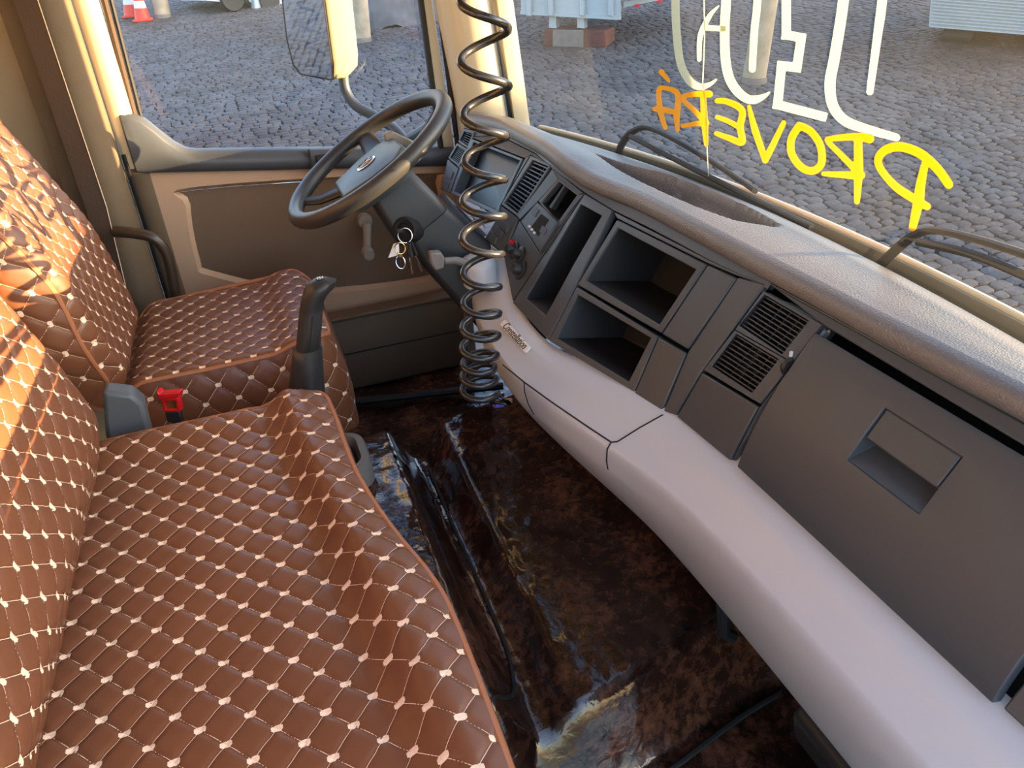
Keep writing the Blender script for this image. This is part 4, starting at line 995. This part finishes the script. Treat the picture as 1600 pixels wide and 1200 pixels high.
# keys
KY = thing('key_bunch', 'ignition key with ring, brass fob ring and hanging keys', 'keys', ig)
k0 = ig + kd * .004
MB().tube([k0, k0 + kd * .03], .006, 8, flat=.4).build('key_head', M_DARK, KY)
def ring_at(u, v, y, r, tr, n=(.1, -1, .35), sq=1.0):
    c = at(u, v, y=y); n = V(n).normalized(); X = n.cross(V((0, 0, 1))).normalized(); Z = X.cross(n)
    return MB().tube([c + X * r * cos(a) + Z * r * sin(a) * sq for a in [2 * pi * k / 28 for k in range(28)]], tr, 6, closed=True, caps=False)
ring_at(633, 368, .485, .0165, .0011).build('split_ring', M_CHROME, KY)
ring_at(625, 388, .475, .0125, .0016).build('fob_ring', M_BRASS, KY)
ring_at(626, 410, .475, .0105, .0015, sq=1.35).build('fob_clip', M_CHROME, KY)
MB().box(at(626, 399, y=.475), (.012, .006, .012)).build('fob_link', M_BRASS, KY, bevel=.002)
for (u0, v0, u1, v1) in ((638, 380, 645, 428), (641, 378, 659, 424)):
    a, b = at(u0, v0, y=.47), at(u1, v1, y=.465)
    MB().tube([a, lerp(a, b, .45)], [.006, .008], 8, flat=.35).build('key_grip', M_DARK, KY)
    MB().tube([lerp(a, b, .4), b], .0032, 6, flat=.4).build('key_blade', M_CHROME, KY)
MB().prism([at(u, v, y=.48) for u, v in ((615, 382), (623, 379), (624, 398), (607, 403))], (0, .003, 0)).build('paper_tag', M_PLATE, KY)

# ------------------------------------------------------------------ coil hose
CH = thing('coil_hose', 'black coiled air hose hanging down past the dashboard', 'hose', at(755, 620, y=.02))
stops = [(-45, 757), (52, 757), (142, 758), (220, 758), (286, 757), (343, 755), (402, 753), (453, 752), (495, 752), (528, 750), (558, 749), (578, 748), (597, 749), (618, 750)]
path = []
for i in range(len(stops) - 1):
    (va, ua), (vb, ub) = stops[i], stops[i + 1]
    for k in range(28):
        t = k / 28; v_ = lerp(va, vb, t); u_ = lerp(ua, ub, t)
        c = at(u_, v_, y=lerp(-.03, .02, sst(-50, 620, v_))); ph = 2 * pi * t
        r = .0345 * (1 + .05 * sin(i * 1.7)) * lerp(1.0, .92, sst(300, 620, v_)); tilt = .0
        path.append(c + V((cos(ph) * r, sin(ph) * r * .95, 0)))
path += [path[-1] + V((.012, -.025, -.012)), at(768, 626, y=.03), at(778, 629, y=.035)]
top = path[0]; path = [top + V((-.02, .02, .55)), top + V((-.03, .01, .2)), top + V((-.02, .015, .06))] + path
MB().tube(path, .0064, 10).build('coil', M_HOSE, CH, angle=180)
c = at(778, 629, y=.035); MB().lathe([(.010, -.008), (.011, 0), (.010, .01)], c, (1, .1, -.2), 16).build('end_fitting', M_BLUE, CH)
MB().lathe([(.007, .008), (.007, .026), (.005, .03)], c, (1, .1, -.2), 12).build('end_nozzle', M_BRASS, CH)

# ------------------------------------------------------------------ outside mirror, wipers
MR = thing('wing_mirror', "tall beige wing mirror on a curved arm outside the driver's window", 'mirror', (.35, 1.45, .78))
yM = 1.42; M_MSHELL = mat('beige mirror plastic', rgb(150, 134, 104), .5)
gp = [at(440, -160, y=yM), at(437, -20, y=yM), at(447, 60, y=yM), at(458, 100, y=yM), at(470, 114, y=yM), at(519, 124, y=yM), at(520, 100, y=yM + .02), at(503, -20, y=yM + .03), at(490, -160, y=yM + .04)]
nrmM = V((-.80, -.58, -.16)).normalized(); cM0 = at(480, 30, y=yM)
gp = [CAM + ray(u, v) * (nrmM.dot(cM0 - CAM) / nrmM.dot(ray(u, v))) for u, v in ((452, -160), (440, -20), (449, 60), (459, 100), (470, 114), (519, 123), (519, 100), (503, -20), (492, -160))]
cM = sum(gp, V()) / len(gp)
bk = V((.10, .03, 0))
hs = [cM + (p - cM) * 1.03 for p in gp]
MB().loft([[p - nrmM * .002 for p in hs], [p + bk * .5 for p in hs], [cM + (p - cM) * .85 + bk for p in hs]]).build('housing', M_MSHELL, MR, bevel=.012, seg=3)
MB().loft([[p + nrmM * .003 for p in hs], [p + nrmM * .003 for p in gp], [p - nrmM * .004 for p in gp], [p - nrmM * .004 for p in hs]], caps=False).build('rubber_rim', M_RUBBER, MR)
MB().prism([p + nrmM * .0015 for p in gp], -nrmM * .003).build('mirror_glass', M_MIRROR, MR, smooth=False)
iy = gp[5].y
MB().prism([at(u, v, y=iy - .004) for u, v in ((522, 126), (542, 119), (549, 95), (546, 0), (534, -160), (494, -160), (505, -20), (522, 100))], (.0, .10, 0)).build('inner_shell', M_MSHELL, MR, bevel=.012, seg=3)
MB().tube(catmull([at(536, 110, y=1.44), at(540, 140, y=1.44), at(556, 165, y=1.42), at(590, 184, y=1.38), at(620, 205, y=1.33), at(645, 235, y=1.28)], 8), .016, 12).build('arm', M_SILL, MR)
MB().tube(catmull([at(640, 215, y=1.25), at(665, 200, y=1.2), at(690, 178, y=1.17), at(722, 150, y=1.14)], 6), .014, 12).build('arm_brace', M_SILL, MR)
MB().prism([at(u, v, y=1.12) for u, v in ((716, 140), (732, 134), (730, 160), (718, 165))], (0, .03, 0)).build('arm_bracket', M_DARK, MR)

def wq(u, v, off=.03): return ws(u, v, off)
def wiper(label, arm, blade, foot):
    W_ = thing('windscreen_wiper', label, 'wiper', wq(*foot), 'windscreen wipers')
    MB().tube(catmull([wq(u, v, .035) for u, v in arm], 6), .009, 8, flat=.6).build('arm', M_RUBBER, W_)
    MB().tube(catmull([wq(u, v, .018) for u, v in blade], 6), .006, 8).build('blade', M_RUBBER, W_)
    MB().tube(catmull([wq(u, v, .026) for u, v in blade], 6), .0035, 8).build('blade_spine', M_SILL, W_)
    return W_
W1 = wiper('black wiper whose arm rises at the middle of the windscreen', [(962, 252), (972, 225), (990, 205), (1020, 202), (1100, 245), (1180, 298)], [(985, 213), (1080, 262), (1180, 312), (1268, 355)], (962, 252))
W2 = wiper('black wiper rising beside the right edge of the picture', [(1362, 428), (1395, 395), (1428, 368), (1460, 360), (1530, 375), (1640, 410)], [(1435, 378), (1520, 398), (1600, 430), (1680, 465)], (1362, 428))

# ------------------------------------------------------------------ OUTSIDE: cobbled yard
KX, KY_, G0 = .03, .108, -1.31
def gz(x, y): return G0 + KX * x + KY_ * y
def gat(u, v):
    d = ray(u, v); t = (gz(CAM.x, CAM.y) - CAM.z) / (d.z - KX * d.x - KY_ * d.y); return CAM + d * t
vs, fs = grid(lambda a, b: (lerp(-60, 90, a), lerp(-40, 110, b), gz(lerp(-60, 90, a), lerp(-40, 110, b))), 3, 3)
GR = struct(MB().add(vs, fs).build('ground', M_SOIL), 'sloping yard paved with grey irregular cobblestones', 'ground')
stones = []
rw = .098; j = 0; y = 1.9
while y < 24:
    hgt = rw * random.uniform(.85, 1.2); x = (-14 if y < 7 else -7) + random.uniform(0, .2)
    while x < 26:
        ln = random.uniform(.10, .19); cx, cy = x + ln / 2, y + hgt / 2
        p = proj((cx, cy, gz(cx, cy))); dd = sqrt(cx * cx + (cy + 1.2) ** 2)
        if (-60 < p[0] < 1800 and -90 < p[1] < 620 and dd < 25) or (x < -.6 and y < 7):
            stones.append((dd, x, y, ln, hgt, p))
        x += ln
    y += hgt
stones.sort()
def in_view(p): return (160 < p[0] < 690 and 0 < p[1] < 235) or (810 < p[0] < 1600 and 0 < p[1] and p[1] < 190 + (p[0] - 810) * .47)
def stone(x, y, ln, hg):
    g_ = .005; j_ = lambda: random.uniform(-.016, .016); cor = [(x + g_ + j_(), y + g_ + j_()), (x + ln - g_ + j_(), y + g_ + j_()), (x + ln - g_ + j_(), y + hg - g_ + j_()), (x + g_ + j_(), y + hg - g_ + j_())]
    ring = []
    for k in range(4):
        a, b = cor[k], cor[(k + 1) % 4]; ring += [(lerp(a[0], b[0], .16), lerp(a[1], b[1], .16)), (lerp(a[0], b[0], .84), lerp(a[1], b[1], .84))]
    c = (sum(p[0] for p in cor) / 4, sum(p[1] for p in cor) / 4); h = .015 + random.uniform(-.003, .003); tx, ty = random.uniform(-.05, .05), random.uniform(-.05, .05)
    bt = [V((p[0], p[1], gz(*p) - .005)) for p in ring]
    md_ = [V((lerp(p[0], c[0], .04), lerp(p[1], c[1], .04), gz(*p) + h * .8 + tx * (p[0] - c[0]))) for p in ring]
    tp = [V((lerp(p[0], c[0], .10), lerp(p[1], c[1], .10), gz(*p) + h + tx * (p[0] - c[0]) + ty * (p[1] - c[1]))) for p in ring]
    return bt + md_ + tp, [(k, (k + 1) % 8, 8 + (k + 1) % 8, 8 + k) for k in range(8)] + [(8 + k, 8 + (k + 1) % 8, 16 + (k + 1) % 8, 16 + k) for k in range(8)] + [tuple(range(16, 24))]
rest = MB(); n_ind = 0
for dd, x, y, ln, hg, p in stones:
    v_, f_ = stone(x, y, ln, hg)
    if n_ind < 300 and in_view(p):
        MB().add(v_, f_).build('cobblestone', M_STONE, GR, fix=False, angle=180); n_ind += 1
    else: rest.add(v_, f_)
so = rest.build('cobblestones', M_STONE, GR, fix=False, angle=180); so['kind'] = 'stuff'

# ------------------------------------------------------------------ OUTSIDE: things in the yard
UPG = V((-KX, -KY_, 1)).normalized(); UPW = V((.05, -.03, 1)).normalized()
def cone(u, v, label, tagged):
    b = gat(u, v); C_ = thing('traffic_cone', label, 'cone', b, 'traffic cones'); s = .68
    MB().box(b + UPW * .02, (.36, .36, .04)).build('base', M_CONE, C_, bevel=.01)
    def rad(t): return lerp(.145, .03, t)
    bands = [(.0, .28, M_CONE), (.28, .46, M_CONEW), (.46, .64, M_CONE), (.64, .82, M_CONEW), (.82, 1, M_CONE)]
    for a, c_, mm in bands: MB().lathe([(rad(a), .04 + a * s), (rad(c_), .04 + c_ * s)], b, UPW, 20).build('band', mm, C_)
    if tagged: MB().lathe([(.11, 0), (.11, .01)], b + UPW * .45 + V((-.1, -.16, 0)), V((0, -1, .1)), 20).build('round_sign', M_CONEW, C_)
cone(224, 33, 'red and white traffic cone standing nearest the pale post', False)
cone(207, 27, 'red and white traffic cone with a round white sign', True)
def post(u0, u1, v, hh, label, name='wooden_post', lean=0.0):
    a, b = gat(u0, v), gat(u1, v); wd = (b - a).length; c = (a + b) / 2
    T_ = thing(name, label, 'post', c, 'pale posts in the yard')
    m = MB(); m.tube([c + UPW * h + V((lean * h + .012 * sin(h * 2.1), .012 * cos(h * 1.7), 0)) for h in (-.05, .4, 1, 1.8, 2.6, hh)], [wd * .52, wd * .5, wd * .49, wd * .48, wd * .47, wd * .45], 14)
    m.build('trunk', M_POST, T_)
    m = MB(); m.lathe([(wd * .56, 0), (wd * .56, .05), (wd * .53, .09)], c - UPW * .02, UPW, 14); m.build('footing', M_CEMENT, T_)
post(246, 265, 28, 4, 'slim pale post beside the traffic cones')
post(555, 579, 66, 4.2, 'rough pale post, right of the pair behind the wing mirror')
post(519, 543, 63, 4.2, 'rough pale post, left of the pair behind the wing mirror')
post(1160, 1196, 130, 4.5, 'thick pale post seen through the windscreen lettering')
pf = V((SUN.x, SUN.y, 0)).normalized(); pc = pf * 5.2 + V((-pf.y, pf.x, 0)) * .68; pc.z = gz(pc.x, pc.y)  # unseen post added to cast shade on the driver's backrest and door pillar
T_ = thing('wooden_post', 'stout pale post added out of view ahead of the truck to shade the cab', 'post', pc, 'pale posts in the yard')
MB().tube([pc + UPW * h for h in (-.05, 1, 2, 3, 4.4)], [.165, .163, .161, .16, .158], 16).build('trunk', M_POST, T_)
# flat-bed body on legs with a block below
bA, bB = gat(858, 73), gat(945, 76); lat = (bB - bA); lat.z = 0; lat.normalize(); dep = V((-lat.y, lat.x, 0))
if dep.dot(bA - CAM) < 0: dep = -dep
mc = (bA + bB) / 2; wB = (bB - bA).length
BL = thing('stone_block', 'red brown block with a cement patch under the white truck body', 'block', mc)
TB = thing('truck_body', 'white boarded truck body parked beyond the windscreen, left of the lettering', 'truck', mc)
def scr(u, v, d=0.0):   # a point on the upright plane through the block front
    r_ = ray(u, v); t = dep.dot(mc - CAM) / dep.dot(r_); return CAM + r_ * t + dep * d
MB().prism([scr(849, 45), scr(946, 48), scr(946, 76), scr(849, 74)], dep * .5).build('block', M_BLOCK, BL, bevel=.03)
MB().prism([scr(864, 46, -.02), scr(912, 47, -.02), scr(912, 75, -.02), scr(864, 74, -.02)], dep * .03).build('cement_patch', M_CEMENT, BL, bevel=.01)
pl = [scr(814, -120), scr(814, 20), scr(968, 29), scr(968, -120)]
MB().prism(pl, dep * .08).build('side_board', M_WHITE, TB)
for u in (828, 862, 911, 955):
    MB().prism([scr(u - 4, -120, -.06), scr(u - 4, 24, -.06), scr(u + 4, 25, -.06), scr(u + 4, -120, -.06)], dep * .06).build('rib', M_WHITE, TB, bevel=.01)
MB().prism([scr(814, 17, -.03), scr(814, 22, -.03), scr(968, 31, -.03), scr(968, 25, -.03)], dep * .12).build('bottom_rail', M_WHITE, TB)
for u in (862, 906): MB().prism([scr(u - 6, 22, .05), scr(u - 6, 44, .05), scr(u + 5, 45, .05), scr(u + 5, 23, .05)], dep * .15).build('leg', M_WHITE, TB)
MB().prism([scr(968, 5, .2), scr(968, 14, .2), scr(1040, 2, .9), scr(1040, -9, .9)], dep * .1).build('side_rail', M_WHITE, TB)
for u, v in ((992, 9), (1026, 3)): MB().prism([scr(u - 3, v - 1, .1), scr(u - 3, v + 4, .1), scr(u + 4, v + 3, .1), scr(u + 4, v - 2, .1)], dep * .05).build('red_reflector', M_RED, TB)
MB().prism([scr(814, -110, .1), scr(814, 10, .1), scr(1040, -15, .1), scr(1040, -110, .1)], dep * 2.2).build('load_body', M_WHITE, TB)
# ribbed box trailer, upper right
tA = gat(1470, 70); latT = V((.55, -.83, 0)).normalized(); depT = V((.83, .55, 0))
def sct(u, v, d=0.0):
    r_ = ray(u, v); t = depT.dot(tA - CAM) / depT.dot(r_); return CAM + r_ * t + depT * d
BT = thing('box_trailer', 'white ribbed box trailer at the upper right beyond the windscreen', 'trailer', tA)
MB().prism([sct(1466, -150), sct(1451, 42), sct(1800, 70), sct(1800, -150)], depT * 2.2).build('box', M_WHITE, BT)
for k in range(16):
    v0 = 40 - k * 5.2; MB().prism([sct(1454 + k * .5, v0, -.03), sct(1454 + k * .5, v0 + 2.4, -.03), sct(1790, v0 + 29.5, -.03), sct(1790, v0 + 27, -.03)], depT * .04).build('rib', M_WHITE, BT, bevel=.006)
MB().tube([sct(1468, 58, .3), sct(1515, 61, .3)], .16, 16).build('wheel_drum', M_RUBBER, BT)
# parked white truck, upper left through the door window
vA = gat(365, 19); latV = V((.95, .3, 0)).normalized(); depV = V((-.3, .95, 0))
def scv(u, v, d=0.0):
    r_ = ray(u, v); t = depV.dot(vA - CAM) / depV.dot(r_); return CAM + r_ * t + depV * d
VT = thing('parked_truck', 'white vehicle with a dark wheel parked at the top of the door window', 'truck', vA)
MB().prism([scv(320, -80), scv(322, 1), scv(345, 3), scv(352, -6), scv(386, -6), scv(390, 3), scv(440, 22), scv(446, -80)], depV * 1.6).build('body', M_WHITE, VT)
MB().prism([scv(393, -4, -.12), scv(395, 23, -.12), scv(441, 24, -.12), scv(441, -4, -.12)], depV * .2).build('bumper', M_WHITE, VT, bevel=.03)
MB().prism([scv(400, -3, -.15), scv(405, 14, -.15), scv(424, 15, -.15), scv(433, 6, -.15), scv(433, -3, -.15)], depV * .08).build('fog_lamp', M_DARK, VT, bevel=.02)
r0 = (scv(385, 0) - scv(347, 0)).length / 2
MB().lathe([(r0 * .5, -.02), (r0 * .9, -.03), (r0, .02), (r0, .22), (r0 * .9, .26)], scv(366, 19) + UPW * r0 - depV * .03, depV, 28).build('tyre', M_RUBBER, VT)
# tarpaulin heap, right of the posts
tp = gat(640, 42)
def heap(a, b):
    th = 2 * pi * a; r = b; h = .85 * (1 - r ** 1.6); n_ = noise.noise(V((cos(th) * r * 2.4, sin(th) * r * 2.4, 8))) * .28 * (1 - .3 * r)
    x, y = tp.x + cos(th) * r * 1.3, tp.y + .8 + sin(th) * r * .8
    return V((x, y, gz(x, y) + max(0, h + n_) * 1.0 - .02))
vs, fs = grid(heap, 48, 16); o = MB().add(vs, fs).build('tarpaulin_heap', M_TARP, angle=60); tag(o, 'crumpled grey tarpaulin heap right of the pale posts', 'tarpaulin')

# long unseen block added beyond the yard to keep the low sun off the paving
SH = thing('added_sun_blocker', 'long pale sun blocker added out of view beyond the yard, off to the right', 'sun blocker', SUN * 20)
sdir = V((SUN.x, SUN.y, 0)).normalized(); srow = V((-sdir.y, sdir.x, 0)); SHH = 3.51
def shp(s_, d, h): q = sdir * (20 + d) + srow * s_; return V((q.x, q.y, gz(q.x, q.y) + h))
MB().loft([[shp(a, 0, -.2), shp(a, 0, SHH), shp(a, 6, SHH), shp(a, 6, -.2)] for a in (-6, 0, 8, 18, 32)]).build('wall', M_WHITE, SH, smooth=False)
MB().loft([[shp(a, -.15, SHH), shp(a, -.15, SHH + .08), shp(a, 6.15, SHH + .08), shp(a, 6.15, SHH)] for a in (-6.1, 0, 8, 18, 32.1)]).build('roof', M_CEMENT, SH, smooth=False)
